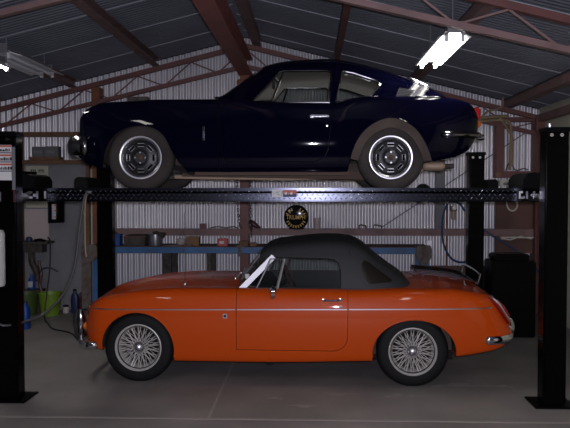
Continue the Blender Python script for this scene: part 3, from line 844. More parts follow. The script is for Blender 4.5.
# greenhouse
zr_ = pchip((.58, .66, .80, 1.025, 1.06, 1.163, 1.30, 1.604, 1.786, 2.045, 2.244, 2.426, 2.538, 2.62, 2.72), (.745, .80, .892, 1.045, 1.068, 1.108, 1.132, 1.146, 1.120, 1.054, .982, .902, .838, .800, .770))
wb_ = pchip((.58, .9, 1.6, 2.0, 2.4, 2.72), (.615, .655, .662, .635, .57, .50))
wr_ = pchip((.58, .8, 1.03, 1.3, 1.6, 2.0, 2.4, 2.72), (.56, .53, .505, .505, .50, .495, .500, .46))
def gh_half(x, off=0.):
    zr = zr_(x)-off; wb = wb_(x)-off; wr = wr_(x)-off*.9; z0 = .68; H = zr-z0
    cr = .040*sstep(.58, 1.3, x)*(1-.5*sstep(1.8, 2.7, x))
    zl = z0-.06 if off else z0
    P = [(0, zl), (wb*.9, zl), (wb, z0+.12*H), (wb+(wr-wb)*.33, z0+.30*H), (wb+(wr-wb)*.72, z0+.66*H), (wr, z0+.88*H), (wr-.035, z0+.97*H), (wr*.74, zr+cr*.35), (wr*.40, zr+cr*.85), (0, zr+cr)]
    return catmull(P, 4)
def gh_shear(x, y): return -.13*(1-min(1, (y/.6)**2))*(1-sstep(.95, 1.45, x))+.05*(1-min(1, (y/.5)**2))*sstep(2.3, 2.7, x)
def gh_ring(x, off=0.):
    h = gh_half(x, off); r = [(x, -y, z) for y, z in h]+[(x, y, z) for y, z in reversed(h[1:-1])]
    return [(p[0]+gh_shear(p[0], p[1]), p[1], p[2]) for p in r]
def gh_side(x, z, off=0.):
    h = gh_half(x, off)
    for a, b in zip(h[5:], h[6:]):
        if (a[1]-z)*(b[1]-z) <= 0 and a[1] != b[1]:
            t = (z-a[1])/(b[1]-a[1]); return -(a[0]+t*(b[0]-a[0]))
    return -h[20][0]
def gh(x0, x1, off, mi, n=70): return MB().loft([gh_ring(x, off) for x in np.linspace(x0, x1, n)], mi)
roof_ = raw(gh(.585, 2.70, 0, 0), 'roof', gm)
boolean(roof_, raw(gh(.64, 2.62, .028, 3), 'cut', gm), solver='MANIFOLD')
w1 = [(.935, .750), (1.172, 1.022), (1.21, 1.030), (1.585, 1.030), (1.612, 1.012), (1.592, .742)]
w2 = [(1.648, .745), (1.705, 1.018), (1.72, 1.024), (1.80, 1.008), (1.985, .945), (2.022, .918), (2.02, .895), (1.945, .806), (1.90, .797), (1.72, .765)]
def ins(P, d):
    c = (sum(p[0] for p in P)/len(P), sum(p[1] for p in P)/len(P)); return [(c[0]+(p[0]-c[0])*(1-d), c[1]+(p[1]-c[1])*(1-d)) for p in P]
cuts = []
for P in (w1, w2):
    for y0, y1 in ((-1, -.30), (.30, 1)): cuts.append(lambda P=P, y0=y0, y1=y1: MB().prism_y(P, y0, y1, 0))
def scr():
    m_ = MB().prism_y([(.20, .818), (.70, .818), (1.02, 1.052), (.95, 1.2), (.20, 1.2)], -.575, .575, 0)
    m_.v = [(x, y*(1-.175*(z-.818)/.234), z) for x, y, z in m_.v]; return m_
hatch = lambda: MB().prism_y([(2.08, 1.4), (2.08, .95), (2.48, .80), (2.50, 1.4)], -.35, .35, 0)
for c in cuts+[scr, hatch]: boolean(roof_, raw(c(), 'cut', gm), solver='MANIFOLD')
finish(roof_, 32); roof_.parent = GT
def poly_span(P, x):
    zs = []
    for a, b in zip(P, P[1:]+P[:1]):
        if (a[0]-x)*(b[0]-x) <= 0 and a[0] != b[0]: zs.append(a[1]+(b[1]-a[1])*(x-a[0])/(b[0]-a[0]))
    return min(zs), max(zs)
def sheet(rows, th):
    n = len(rows[0]); m = len(rows); v = [p for r in rows for p in r]; N = len(v)
    v += [(p[0]+th[0], p[1]+th[1], p[2]+th[2]) for p in v[:N]]
    f = [(i*n+k, i*n+k+1, (i+1)*n+k+1, (i+1)*n+k) for i in range(m-1) for k in range(n-1)]
    return MB().add(v, f+[tuple(N+q for q in reversed(g)) for g in f])
def side_pane(P, s, name, par):
    x0 = min(p[0] for p in P)+.002; x1 = max(p[0] for p in P)-.002; rows = []
    for x in np.linspace(x0, x1, 24):
        a, b = poly_span(P, x)
        rows.append([(x, s*(gh_side(x, z)+.012), z) for z in np.linspace(a, b, 8)])
    return sheet(rows, (0, -s*-.003, 0)).build(name, 'glass', par, smooth=60)
side_pane(w1, 1, 'door_glass', gdoor_near); side_pane(w1, -1, 'door_glass', gds[1])
side_pane(w2, 1, 'quarter_glass', GT); side_pane(w2, -1, 'quarter_glass', GT)
def top_pane(x0, x1, ymax, name, m_):
    rows = []
    for x in np.linspace(x0, x1, 20):
        r = [p for p in gh_ring(x, .012)]
        h = gh_half(x, .012)[20:]; hy = [p[0] for p in h][::-1]; hz = [p[1] for p in h][::-1]
        ys = np.linspace(-min(ymax, hy[-1]), min(ymax, hy[-1]), 21)
        rows.append([(x+gh_shear(x, y), y, float(np.interp(abs(y), hy, hz))) for y in ys])
    return sheet(rows, (0, 0, -.003)).build(name, m_, GT, smooth=60)
top_pane(.655, 1.03, .56, 'windscreen', 'greenglass'); top_pane(2.06, 2.50, .36, 'hatch_glass', 'smoke')
# bright window surrounds and dividing bar
def onside(P, s, out=.004): return [(x, s*(gh_side(x, z)-out), z) for x, z in P]
def dens(P, k=4):
    o = []
    for i in range(len(P)):
        a, b = P[i], P[(i+1) % len(P)]
        o += [(a[0]+(b[0]-a[0])*t/k, a[1]+(b[1]-a[1])*t/k) for t in range(k)]
    return o
for s in (1, -1):
    t = MB().tube(onside(dens(w2), s), .0075, 6, closed=True).build('window_trim', 'chrome', GT)
    par = gds[0] if s > 0 else gds[1]
    MB().tube(onside(dens(w1), s, .001), .006, 6, closed=True).build('window_trim', 'dullchrome', par)
    MB().tube(onside([(1.105, .75), (1.155, .89), (1.205, 1.025)], s, -.008), .008, 6).build('vent_divider', 'dullchrome', par)
    # louvre plate on the rear pillar
    LP = [(2.158, .804), (2.192, .882), (2.325, .858), (2.280, .802)]
    v = [(x, s*(gh_side(x, z)-.004), z) for x, z in LP]+[(x, s*(gh_side(x, z)+.02), z) for x, z in LP]
    lo = MB().add(v, [(0, 1, 2, 3), (7, 6, 5, 4), (0, 1, 5, 4), (1, 2, 6, 5), (2, 3, 7, 6), (3, 0, 4, 7)]).build('pillar_vent', 'ventgrey', GT)
    mb = MB()
    for i in range(5):
        f = (i+.5)/5; a = (LP[0][0]+(LP[1][0]-LP[0][0])*f+.008, LP[0][1]+(LP[1][1]-LP[0][1])*f); b = (LP[3][0]+(LP[2][0]-LP[3][0])*f-.008, LP[3][1]+(LP[2][1]-LP[3][1])*f)
        q = 9
        for k in range(q):
            p0 = (a[0]+(b[0]-a[0])*(k+.1)/q, a[1]+(b[1]-a[1])*(k+.1)/q); p1 = (a[0]+(b[0]-a[0])*(k+.75)/q, a[1]+(b[1]-a[1])*(k+.75)/q)
            mb.bar((p0[0], s*(gh_side(*p0)-.005), p0[1]), (p1[0], s*(gh_side(*p1)-.005), p1[1]), .004, .008)
    mb.build('vent_slots', 'matt', lo)
# gutter along the roof edge
for s in (1, -1):
    P = [(x, s*(-gh_half(x)[22][0]-.003), gh_half(x)[22][1]) for x in np.linspace(1.0, 2.5, 26)]
    MB().tube(P, .005, 6).build('gutter', 'navy', GT)
# hatch trim, bright strip along the rear slope edge
P = [(x, -wr_(x)*.80, zr_(x)+.018) for x in np.linspace(2.28, 2.60, 8)]
MB().tube(P, .012, 8).build('hatch_trim', 'chrome', GT)
MB().tube([(x, G.side(x, .775), .785-.02*(x-2.3)) for x in np.linspace(2.3, 2.62, 6)], .004, 6).build('tail_trim', 'navy', GT)
# handle, lock, badge, body crease
yh = G.side(1.51, .62)
h = MB().box(1.44, 1.59, yh-.020, yh+.004, .612, .632)
h.box(1.43, 1.47, yh-.010, yh+.004, .606, .634)
h.build('door_handle', 'chrome', gdoor_near, bevel=.006)
MB().lathe([(0, -.008), (.010, -.007), (.011, .004)], (1.572, G.side(1.572, .545), .545), 'y', 12).build('door_lock', 'chrome', gdoor_near)
yb = G.side(.545, .475)
MB().box(.534, .556, yb-.006, yb+.004, .42, .54).build('wing_badge', 'dullchrome', hd, bevel=.004)
MB().box(.539, .551, yb-.008, yb-.004, .44, .50).build('badge_centre', 'navyplastic', hd)
MB().tube([(x, G.side(x, .175)-.002, .170) for x in np.linspace(.42, 1.74, 14)], .006, 6).build('sill_trim', 'navy', GT)
# front: lamps, grille, bumper
for s in (-1, 1):
    hl = MB().lathe([(.080, .10), (.090, .01), (.086, -.012), (.076, -.014)], (-.53, s*.46, .585), 'x', 28, closed=True).build('headlight', 'matt', hd)
    MB().lathe([(0, -.024), (.045, -.020), (.078, -.006), (.078, .06), (0, .06)], (-.53, s*.46, .585), 'x', 28).build('headlight_lens', 'lens', hl)
MB().box(-.612, -.56, -.36, .36, .40, .50).build('grille', 'matt', hd, bevel=.01)
mb = MB()
for i in range(5): mb.box(-.616, -.61, -.35, .35, .412+i*.019, .417+i*.019)
mb.build('grille_bars', 'dullchrome', hd)
fbp = smooth_path([(-.44, -.70, .385), (-.50, -.695, .385), (-.575, -.64, .385), (-.64, -.52, .385), (-.685, -.3, .385), (-.70, 0, .385), (-.685, .3, .385), (-.64, .52, .385), (-.575, .64, .385), (-.50, .695, .385), (-.44, .70, .385)], 5)
bumper(fbp, .085, .040).build('front_bumper', 'dullchrome', GT)
for s in (-1, 1):
    MB().tube([(-.60, s*.61, .40), (-.45, s*.50, .38)], .02, 8).build('bumper_bracket', 'matt', GT)
MB().prism_y([(-.58, .31), (-.52, .245), (-.33, .185), (-.30, .215), (-.5, .30)], -.55, .55).build('front_valance', 'navy', GT)
# rear: bumper, lamps, exhaust
for s in (-1, 1):
    P = smooth_path([(2.52, s*.722, .468), (2.60, s*.735, .468), (2.74, s*.705, .468), (2.83, s*.645, .468), (2.875, s*.52, .468), (2.89, s*.38, .468)], 5)
    bumper(P if s < 0 else P[::-1], .026, .020).build('rear_bumper', 'dullchrome', GT)
    MB().lathe([(0, -.03), (.022, -.026), (.028, .0), (.024, .03), (0, .035)], (2.862, s*.60, .452), 'x', 16).build('reversing_lamp', 'chrome', GT)
    MB().box(2.79, 2.872, s*.49-.085, s*.49+.085, .605, .705).build('tail_light', 'red', GT, bevel=.012)
    MB().box(2.82, 2.885, s*.47-.06, s*.47+.06, .545, .598).build('indicator', 'amber', GT, bevel=.010)
MB().prism_y([(2.42, .27), (2.66, .285), (2.78, .38), (2.83, .48), (2.70, .50), (2.42, .45)], -.58, .58).build('rear_valance', 'navy', GT, bevel=.02)
ex = MB(); R = []
for i, (x, sc) in enumerate(((2.405, .55), (2.415, .85), (2.44, 1), (2.565, 1), (2.588, .85), (2.598, .55))):
    R.append([(x, -.42+.085*sc*math.cos(2*PI*k/24), .216+.042*sc*math.sin(2*PI*k/24)) for k in range(24)])
ex.loft(R); eo = ex.build('exhaust_silencer', 'exhaust', GT, smooth=50)
for dy in (-.03, .03):
    MB().lathe([(.019, 2.59), (.021, 2.59), (.021, 2.672), (.016, 2.672), (.016, 2.60)], (0, -.42+dy, .216), 'x', 16, closed=True).build('tail_pipe', 'grease', eo)
# chassis below the sills
for s in (-1, 1):
    c_ = MB().bar((.30, s*.36, .165), (1.95, s*.36, .135), .05, .07)
    c_.build('chassis_rail', 'chassis', GT)
    MB().bar((.46, s*.63, .150), (1.76, s*.63, .146), .06, .028).build('sill_flange', 'chassis', GT)
MB().tube([(.2, -.20, .13), (1.2, -.22, .115), (1.8, -.25, .13), (2.42, -.40, .19)], .02, 8).build('exhaust_pipe', 'exhaust', GT)
mb = MB().bar((0, -.58, .20), (0, .58, .20), .05, .05).bar((.02, -.50, .34), (.05, .50, .34), .05, .04)
mb.box(-.2, .35, -.30, .30, .18, .45)
ma = MB().bar((2.11, -.58, .27), (2.11, .58, .27), .05, .05).box(2.0, 2.22, -.14, .14, .18, .36)
ma.build('rear_axle', 'under', GT)
for s in (-1, 1):
    mb.tube([(.02, s*.47, .16), (.03, s*.44, .50)], .035, 10).bar((.10, s*.45, .25), (.42, s*.45, .16), .03, .05)
mb.build('front_suspension', 'under', GT)
# cabin
for s in (-1, 1):
    so = MB().box(1.12, 1.60, s*.31-.21, s*.31+.21, .26, .42).build('seat', 'trim', GT, bevel=.04)
    MB().prism_y([(1.55, .40), (1.68, .36), (1.80, .70), (1.74, .74), (1.66, .70)], s*.31-.20, s*.31+.20).build('seat_back', 'trim', so, bevel=.03)
MB().prism_y([(.70, .50), (.90, .52), (.94, .64), (.88, .735), (.70, .76)], -.59, .59).build('dashboard', 'trim', GT, bevel=.015)
sw = MB(); c = Vector((1.06, .31, .66)); ax = Vector((.9, 0, .42)).normalized(); e1 = Vector((0, 1, 0)); e2 = ax.cross(e1)
sw.tube([c+(e1*math.cos(2*PI*i/32)+e2*math.sin(2*PI*i/32))*.185 for i in range(32)], .011, 8, closed=True)
for a in (0, 120, 240):
    d = e1*math.cos(math.radians(a+30))+e2*math.sin(math.radians(a+30)); sw.bar(c, c+d*.18, .02, .005)
sw.tube([c, c-ax*.25], .02, 8); sw.build('steering_wheel', 'trim', GT)
MB().box(1.085, 1.10, -.10, .06, .955, 1.015).tube([(1.09, -.02, 1.0), (1.05, -.02, 1.07)], .006, 6).build('interior_mirror', 'grease', GT)
MB().prism_y([(1.09, 1.03), (1.15, .955), (1.16, .96), (1.10, 1.035)], -.45, -.22).build('sun_visor', 'head', GT)
MB().box(1.60, 2.38, -.58, .58, .42, .46).build('load_floor', 'trim', GT)
MB().lathe([(0, 0), (.012, .002), (.016, .012), (.012, .022), (0, .024)], (.62, -.45, .80), 'z', 14).build('washer_nozzle', 'dullchrome', hd)
MB().tube([(.585, -.35, .826), (.66, .05, .87)], .006, 6).build('wiper', 'dullchrome', hd)

def steel_wheel(parent, x, y, s, zc=.283):
    t = MB().lathe([(.165, .055), (.180, .070), (.205, .074), (.240, .074), (.264, .066), (.280, .040), (.283, 0), (.280, -.040), (.264, -.066), (.240, -.074), (.205, -.074), (.180, -.070), (.165, -.055)], (0, 0, 0), 'y', 56, closed=True)
    w = t.build('wheel', 'dusty_rubber', parent, smooth=40); w.location = (x, y, zc)
    MB().lathe([(.150, -.054), (.156, -.070), (.170, -.079), (.181, -.078), (.183, -.070), (.168, -.064), (.160, -.050)], (0, 0, 0), 'y', 56, closed=True).build('trim_ring', 'alu', w, smooth=60)
    d = MB().lathe([(0, -.066), (.050, -.066), (.058, -.056), (.085, -.050), (.128, -.046), (.140, -.038), (.156, -.046), (.160, .03), (0, .03)], (0, 0, 0), 'y', 48)
    dd = d.build('wheel_disc', 'wheelgrey', w, smooth=40)
    sl = MB(); hol = MB()
    for i in range(8):
        a = 2*PI*(i+.0)/8; e = Vector((math.cos(a), 0, math.sin(a))); tq = Vector((-math.sin(a), 0, math.cos(a))); c0 = e*.108+Vector((0, -.0495, 0))
        P = [c0+tq*u+e*v_ for u, v_ in ((-.026, -.012), (.026, -.012), (.028, .012), (-.028, .012))]
        sl.tube(P, .0032, 6, closed=True)
        hol.add([p+Vector((0, -.002, 0)) for p in P]+[p+Vector((0, .01, 0)) for p in P], [(0, 1, 2, 3), (7, 6, 5, 4), (0, 1, 5, 4), (1, 2, 6, 5), (2, 3, 7, 6), (3, 0, 4, 7)])
    sl.build('slot_trim', 'alu', dd); hol.build('slot', 'matt', dd)
    for i in range(4):
        a = 2*PI*i/4+PI/2
        MB().lathe([(0, -.080), (.007, -.080), (.010, -.074), (.011, -.055), (0, -.055)], (.044*math.cos(a), 0, .044*math.sin(a)), 'y', 6).build('wheel_nut', 'alu', w)
    MB().lathe([(0, -.078), (.014, -.078), (.024, -.072), (.026, -.06), (0, -.06)], (0, 0, 0), 'y', 20).build('hub_cap', 'chassis', w)
    if s > 0: w.rotation_euler = (0, 0, PI)
    return w
for x, yy in ((0, .617), (2.108, .600)):
    for s in (-1, 1): steel_wheel(GT, x, s*yy, s)
# chock behind the rear wheel
ck = MB().prism_y([(.86, 1.6302), (1.03, 1.6302), (.985, 1.672), (.955, 1.692), (.93, 1.692), (.90, 1.66)], 6.05, 6.22).build('wheel_chock', 'matt', None, bevel=.006)
tag(ck, 'black wedge chock on the runway behind the rear wheel of the blue coupe', 'wheel chock')

# ================================================================== CEILING LAMPS
def lamp(name, label, x, y0, y1, z, lit, wid=.20):
    t = thing(name, label, 'ceiling lamp', (x, (y0+y1)/2, z), 0, 'fluorescent ceiling lamps')
    L = (y1-y0)/2
    MB().box(-.045, .045, -L, L, -.005, .055).build('lamp_housing', 'lampgrey', t, bevel=.004)
    mb = MB()
    pr = [(-wid/2, -.045), (-wid/2+.012, -.050), (-.03, -.006), (.03, -.006), (wid/2-.012, -.050), (wid/2, -.045), (.04, .004), (-.04, .004)]
    mb.prism_y(pr, -L, L); mb.build('reflector', 'reflector', t)
    for s in (-1, 1):
        MB().cyl((s*.062, -L+.03, -.045), (s*.062, L-.03, -.045), .019, 14).build('tube', 'tube' if lit else 'deadtube', t, smooth=60)
        for e in (-1, 1):
            MB().box(s*.062-.014, s*.062+.014, e*(L-.015)-.015, e*(L-.015)+.015, -.075, 0).build('tube_holder', 'paper', t)
    for e in (-1, 1):
        MB().box(-.055, .055, e*L-.006, e*L+.006, -.012, .075).build('end_plate', 'lampgrey', t)
        MB().tube([(0, e*(L-.1), .05), (0, e*(L-.1), roof_z(x)-z-.01)], .006, 6).build('hanger', 'lampgrey', t)
    return t
lamp('fluorescent_lamp', 'lit twin-tube fluorescent lamp glaring white above the tail of the blue coupe', 1.10, 5.60, 6.86, 2.855, True, .25)
lamp('fluorescent_lamp', 'unlit grey fluorescent lamp below the roof above the front of the blue coupe', -3.02, 6.98, 8.20, 3.00, False, .40)
lamp('fluorescent_lamp', 'lit fluorescent lamp cut off by the edge of the view, next to the unlit lamp', -3.02, 5.74, 6.96, 2.87, True, .20)

# ================================================================== BACK WALL: BENCH AND THINGS ON IT
bench = thing('workbench', 'long workbench of blue rack steel along the corrugated back wall', 'workbench', (-.7, 9.35, 0))
ox, oy = -.7, 9.35
def loc_(x0, x1, y0, y1, z0, z1): return MB().box(x0-ox, x1-ox, y0-oy, y1-oy, z0, z1)
loc_(-2.90, 1.50, 9.10, 9.15, .835, .912).build('front_beam', 'blue', bench, bevel=.004)
loc_(-2.90, 1.50, 9.58, 9.63, .835, .912).build('rear_beam', 'blue', bench)
loc_(-2.90, 1.50, 9.11, 9.63, .905, .920).build('bench_top', 'ply', bench)
for x0, x1, m_ in ((-2.80, -2.72, 'blue'), (-1.90, -1.785, 'grease'), (-1.325, -1.27, 'grease'), (1.385, 1.485, 'blue')):
    for y0 in (9.115, 9.56): loc_(x0, x1, y0, y0+.05, 0, .838).build('leg', m_, bench)
for x0, x1, x2, x3 in ((-2.94, -2.72, -2.90, -2.80), (1.315, 1.515, 1.37, 1.50)):
    P = [(x0, .90), (x0+.02, .945), (x1-.02, .945), (x1, .90), (x1, .80), (x1-.04, .74), (x3-.02, .72), (x2+.01, .69), (x2-.02, .74), (x0+.01, .79)]
    MB().prism_y([(a-ox, b) for a, b in P], 9.06-oy, 9.10-oy).build('end_bracket', 'greyrust', bench, bevel=.004)
loc_(-2.93, -2.81, 9.08, 9.12, 0, .72).build('leg_post', 'greyrust', bench)

def box_thing(name, label, cat, x0, x1, y0, y1, z0, z1, m_, group=None, bev=.006):
    return tag(MB().box(x0, x1, y0, y1, z0, z1).build(name, m_, None, bevel=bev), label, cat, group)
B0 = .920
t = box_thing('oil_can', 'bright blue plastic can at the left end of the workbench', 'can', -2.575, -2.468, 9.2, 9.36, B0, 1.07, 'blueplastic')
MB().lathe([(0, 0), (.02, 0), (.02, .03), (0, .03)], (-2.54, 9.28, 1.07), 'z', 14).build('can_cap', 'maroon', t)
t = tag(MB().box(-2.415, -2.14, 9.18, 9.42, B0, 1.035).build('crate', 'grease', None, bevel=.008), 'greasy dark crate between the blue can and the silver tin on the workbench', 'crate')
MB().box(-2.43, -2.125, 9.17, 9.43, 1.03, 1.045).build('crate_rim', 'ply', t)
mb = MB()
random.seed(3)
for i in range(7):
    x = -2.38+i*.033
    mb.tube([(x, 9.22+.02*(i % 3), 1.046), (x+.05, 9.30, 1.055), (x+.09, 9.36-.02*(i % 2), 1.05)], .013, 6)
tag(mb.build('rag', 'grease'), 'dark oily rag lying on the rim of the greasy crate', 'rag')
t = tag(MB().lathe([(0, 0), (.085, 0), (.088, .01), (.088, .145), (.080, .155), (0, .158)], (-2.02, 9.27, B0), 'z', 28).build('tin', 'silver'), 'round silver tin on the workbench beside the greasy crate', 'tin')
mb = MB().tube(smooth_path([(-2.03, 9.20, 1.085), (-1.98, 9.19, 1.09), (-1.93, 9.20, 1.06), (-1.90, 9.22, 1.03)], 4), .022, 8).tube([(-1.97, 9.2, 1.08), (-1.88, 9.24, 1.07)], .02, 8)
tag(mb.build('rag', 'grease'), 'dark crumpled rag draped over the silver tin', 'rag')
mb = MB().tube(smooth_path([(-2.03, 9.19, 1.092), (-2.0, 9.18, 1.09)], 3), .012, 6)
box_thing('plank', 'pale flat board lying on the bench between silver tin and cardboard box', 'board', -1.90, -1.52, 9.12, 9.24, B0, .938, 'greyrust')
t = box_thing('carton', 'small brown cardboard carton on the workbench left of the red tin', 'carton', -1.605, -1.445, 9.22, 9.36, B0, 1.035, 'card', bev=.003)
MB().box(-1.606, -1.444, 9.218, 9.30, 1.034, 1.038).build('carton_flap', 'card', t)
mb = MB()
mb.lathe([(0, 0), (.05, 0), (.07, .05), (.055, .09), (0, .095)], (-1.68, 9.25, B0), 'z', 12)
tag(mb.build('pot', 'pinkgrey'), 'small pale pot at the left of the cardboard carton', 'pot')
t = thing('paint_tin', 'red printed tin on the workbench left of the central column', 'tin', (-1.135, 9.24, B0))
MB().box(-.065, .065, -.045, .045, 0, .095).build('tin_body', 'redtin', t, bevel=.008)
MB().lathe([(0, 0), (.022, 0), (.022, .012), (0, .014)], (0, 0, .095), 'z', 16).build('tin_lid', 'silver', t)
MB().box(-.040, .02, -.048, -.044, .03, .065).build('tin_label', 'paper', t)
t = box_thing('wood_offcut', 'brown wooden offcut on the workbench below the central column', 'wood block', -.92, -.80, 9.16, 9.30, B0, .985, 'timber', bev=.003)
t = box_thing('wood_offcut', 'short wooden piece on edge right of the central column on the bench', 'wood block', -.785, -.70, 9.2, 9.28, B0, .965, 'card', bev=.003)
mb = MB().bar((-.905, 9.085, .91), (-.905, 9.085, .80), .035, .02).bar((-.935, 9.09, .925), (-.84, 9.09, .925), .03, .03)
tag(mb.build('clamp', 'greyrust'), 'grey steel clamp hooked over the front beam of the workbench', 'clamp')
# small things on the wall girt
gz = 1.121
box_thing('red_block', 'small red block standing on the girt between carton and red tin', 'block', -1.50, -1.415, 9.65, 9.74, 1.116, 1.185, 'oxide', bev=.004)
mb = MB().tube(smooth_path([(-1.36, 9.68, 1.128), (-1.25, 9.67, 1.145), (-1.15, 9.68, 1.13), (-1.05, 9.68, 1.145), (-.98, 9.68, 1.125)], 5), [.008]*21, 6)
tag(mb.build('bent_rod', 'greyrust'), 'bent grey rod lying on the girt left of the central column', 'rod')
mb = MB().tube(smooth_path([(-.83, 9.60, 1.20), (-.79, 9.60, 1.205), (-.74, 9.60, 1.165), (-.68, 9.60, 1.13)], 5), [.014+.022*math.sin(PI*min(1, i/15)) for i in range(16)], 10)
mb.tube([(-.79, 9.60, 1.16), (-.80, 9.60, 1.10)], .018, 8).box(-.83, -.70, 9.58, 9.66, 1.1205, 1.132)
tag(mb.build('angle_grinder', 'maroon'), 'dark red hand tool standing on the girt right of the central column', 'tool')
# round sign
sg = thing('round_sign', 'round glossy black sign with gold lettering on the girt above the soft top', 'sign', (-.195, 9.60, 1.122))
sg.rotation_euler = (math.radians(6), 0, math.radians(-6))
Rs = .168; cz = .155
v = []; prof = [(Rs*math.sin(t), -.055*math.cos(t)) for t in np.linspace(0.0001, PI/2, 10)]
mb = MB().lathe([(0, -.052)]+prof[1:]+[(Rs, .02), (0, .02)], (0, 0, cz), 'y', 48)
sd = mb.build('sign_disc', 'signblack', sg, smooth=50)
MB().box(-.10, .10, -.03, .04, 0, .012).build('sign_foot', 'signblack', sg)
# lettering sits on the dome: each glyph gets the dome's depth
def dome_y(x, z):
    r = min(math.hypot(x, z-cz)/Rs, .98); return -.055*math.cos(math.asin(r))
tx = text('TRIUMPH', .078, (0, -.060, cz+.005), 'gold', 'sign_lettering', sg, depth=.002)
bw = max(v.co.x for v in tx.data.vertices)-min(v.co.x for v in tx.data.vertices)
for v in tx.data.vertices:
    v.co.x *= .250/bw
    yy = dome_y(v.co.x, cz+.005+v.co.y); v.co.z = -(yy+.060)+(v.co.z)+.0015
for a0, a1, n in ((116, 156, 3), (26, 62, 3), (206, 334, 9)):
    for i in range(n):
        mb = MB(); a = math.radians(a0+(a1-a0)*i/(n-1)); rr = .122
        for da, tw in ((-.032, .25), (.032, -.25)):
            p = []
            for q in (-.020, .020):
                r = rr+q; aa = a+da+tw*q*6
                x, z = r*math.cos(aa), cz+r*math.sin(aa); p.append((x, dome_y(x, z)-.003, z))
            mb.bar(p[0], p[1], .0075, .004, up=(0, 1, 0))
        r = rr; p = [(r*math.cos(a+d), dome_y(r*math.cos(a+d), cz+r*math.sin(a+d))-.003, cz+r*math.sin(a+d)) for d in (-.035, .035)]
        mb.bar(p[0], p[1], .0075, .004, up=(0, 1, 0))
        mb.build('sign_glyph', 'gold', sg)
mb = MB().lathe([(0, 0), (.034, 0), (.040, .02), (.052, .145), (.048, .145), (.037, .025), (0, .02)], (.085, 9.62, gz), 'z', 20)
tag(mb.build('beaker', 'pinkgrey'), 'small pale beaker standing on the girt right of the round sign', 'beaker')
for i, (x0, x1, lb) in enumerate(((.64, .735, 'left wire hook on the girt above the rear of the soft top'), (.83, .94, 'right wire hook on the girt above the rear of the soft top'))):
    mb = MB().tube(smooth_path([(x0, 9.63, 1.12), (x0+.005, 9.63, 1.165), (x0+.03, 9.62, 1.175), (x1-.03, 9.62, 1.165), (x1-.005, 9.63, 1.16), (x1, 9.63, 1.12)], 4), .010, 6)
    tag(mb.build('wire_hook', 'greyrust'), lb, 'hook')
# hoist chain hanging beside the column
def chain(pts, r=.018, wr=.0045):
    mb = MB(); L = 0; P = smooth_path(pts, 12)
    acc = [0]
    for a, b in zip(P, P[1:]): acc.append(acc[-1]+(Vector(b)-Vector(a)).length)
    d = 0; i = 0; k = 0
    while d < acc[-1]:
        while acc[i+1] < d: i += 1
        t = (d-acc[i])/(acc[i+1]-acc[i]); p = Vector(P[i]).lerp(Vector(P[i+1]), t); q = (Vector(P[i+1])-Vector(P[i])).normalized()
        sd_ = q.cross(Vector((0, 1, 0)) if k % 2 else Vector((1, 0, 0))).normalized()
        mb.tube([p+q*(r*1.5*math.cos(a))+sd_*(r*.7*math.sin(a)) for a in [2*PI*j/8 for j in range(8)]], wr, 4, closed=True)
        d += r*2.1; k += 1
    return mb
tag(chain([(-.975, 9.56, 3.0), (-.985, 9.56, 2.0), (-.975, 9.56, 1.45), (-.955, 9.56, 1.20), (-.93, 9.56, 1.14)]).build('hoist_chain', 'grease'), 'dark hoist chain hanging left of the central column', 'chain')
tag(chain([(-.80, 9.56, 3.0), (-.805, 9.56, 2.0), (-.80, 9.56, 1.3), (-.795, 9.57, 1.02)]).build('hoist_chain', 'grease'), 'dark hoist chain hanging right of the central column', 'chain')

# ---------------------------------------------------------------- right part of the back wall
t = tag(MB().box(2.46, 2.94, 9.66, 9.70, .80, 1.52).build('notice_panel', 'ply'), 'brown plywood panel on the wall behind the right crossbeam', 'panel')
t = thing('control_box', 'beige box with a cream label on the frame above the plywood panel', 'electrical box', (2.66, 9.60, 1.69))
MB().box(-.18, .17, -.05, .06, 0, .085).build('box_body', 'offwhite', t, bevel=.006)
MB().box(-.14, .02, -.053, -.049, .012, .05).build('box_window', 'lampgrey', t)
lb = MB().box(.05, .168, -.055, -.049, -.01, .115).build('box_label', 'cream', t)
MB().box(.065, .155, -.057, -.054, .075, .085).box(.065, .12, -.057, -.054, .058, .066).build('label_print', 'ink', lb)
tag(MB().tube(smooth_path([(2.585, 9.63, 1.52), (2.59, 9.60, 1.42), (2.63, 9.58, 1.37), (2.68, 9.58, 1.375), (2.72, 9.60, 1.43), (2.72, 9.63, 1.52)], 6), .011, 8).build('white_cable', 'offwhite'),
    'white cable loop hanging in front of the plywood panel', 'cable')
t = tag(MB().box(2.50, 2.93, 9.56, 9.64, 1.005, 1.025).build('shelf_strip', 'offwhite', None, bevel=.004), 'narrow pale strip below the plywood panel on the wall', 'strip')
MB().tube([(2.50, 9.57, 1.0), (2.62, 9.55, .985), (2.75, 9.56, 1.03), (2.9, 9.56, 1.0)], .01, 6).build('loose_wire', 'offwhite', t)
box_thing('wall_socket', 'small tan socket box on the frame left of the beige box', 'socket', 2.42, 2.49, 9.55, 9.60, 1.80, 1.87, 'card')
mb = MB().tube(smooth_path([(2.10, 9.56, 2.555), (2.25, 9.54, 2.585), (2.45, 9.53, 2.60), (2.58, 9.53, 2.60)], 5), .022, 8)
mb.tube(smooth_path([(2.10, 9.55, 2.52), (2.3, 9.53, 2.545), (2.5, 9.53, 2.55), (2.60, 9.53, 2.50), (2.605, 9.53, 2.2), (2.60, 9.53, 1.9)], 5), .020, 8)
mb.tube(smooth_path([(2.45, 9.52, 2.60), (2.55, 9.52, 2.45), (2.62, 9.52, 2.30), (2.615, 9.52, 1.95)], 5), .016, 8)
mb.tube(smooth_path([(2.2, 9.54, 2.55), (2.3, 9.54, 2.66), (2.48, 9.54, 2.72), (2.50, 9.54, 2.85)], 5), .013, 8)
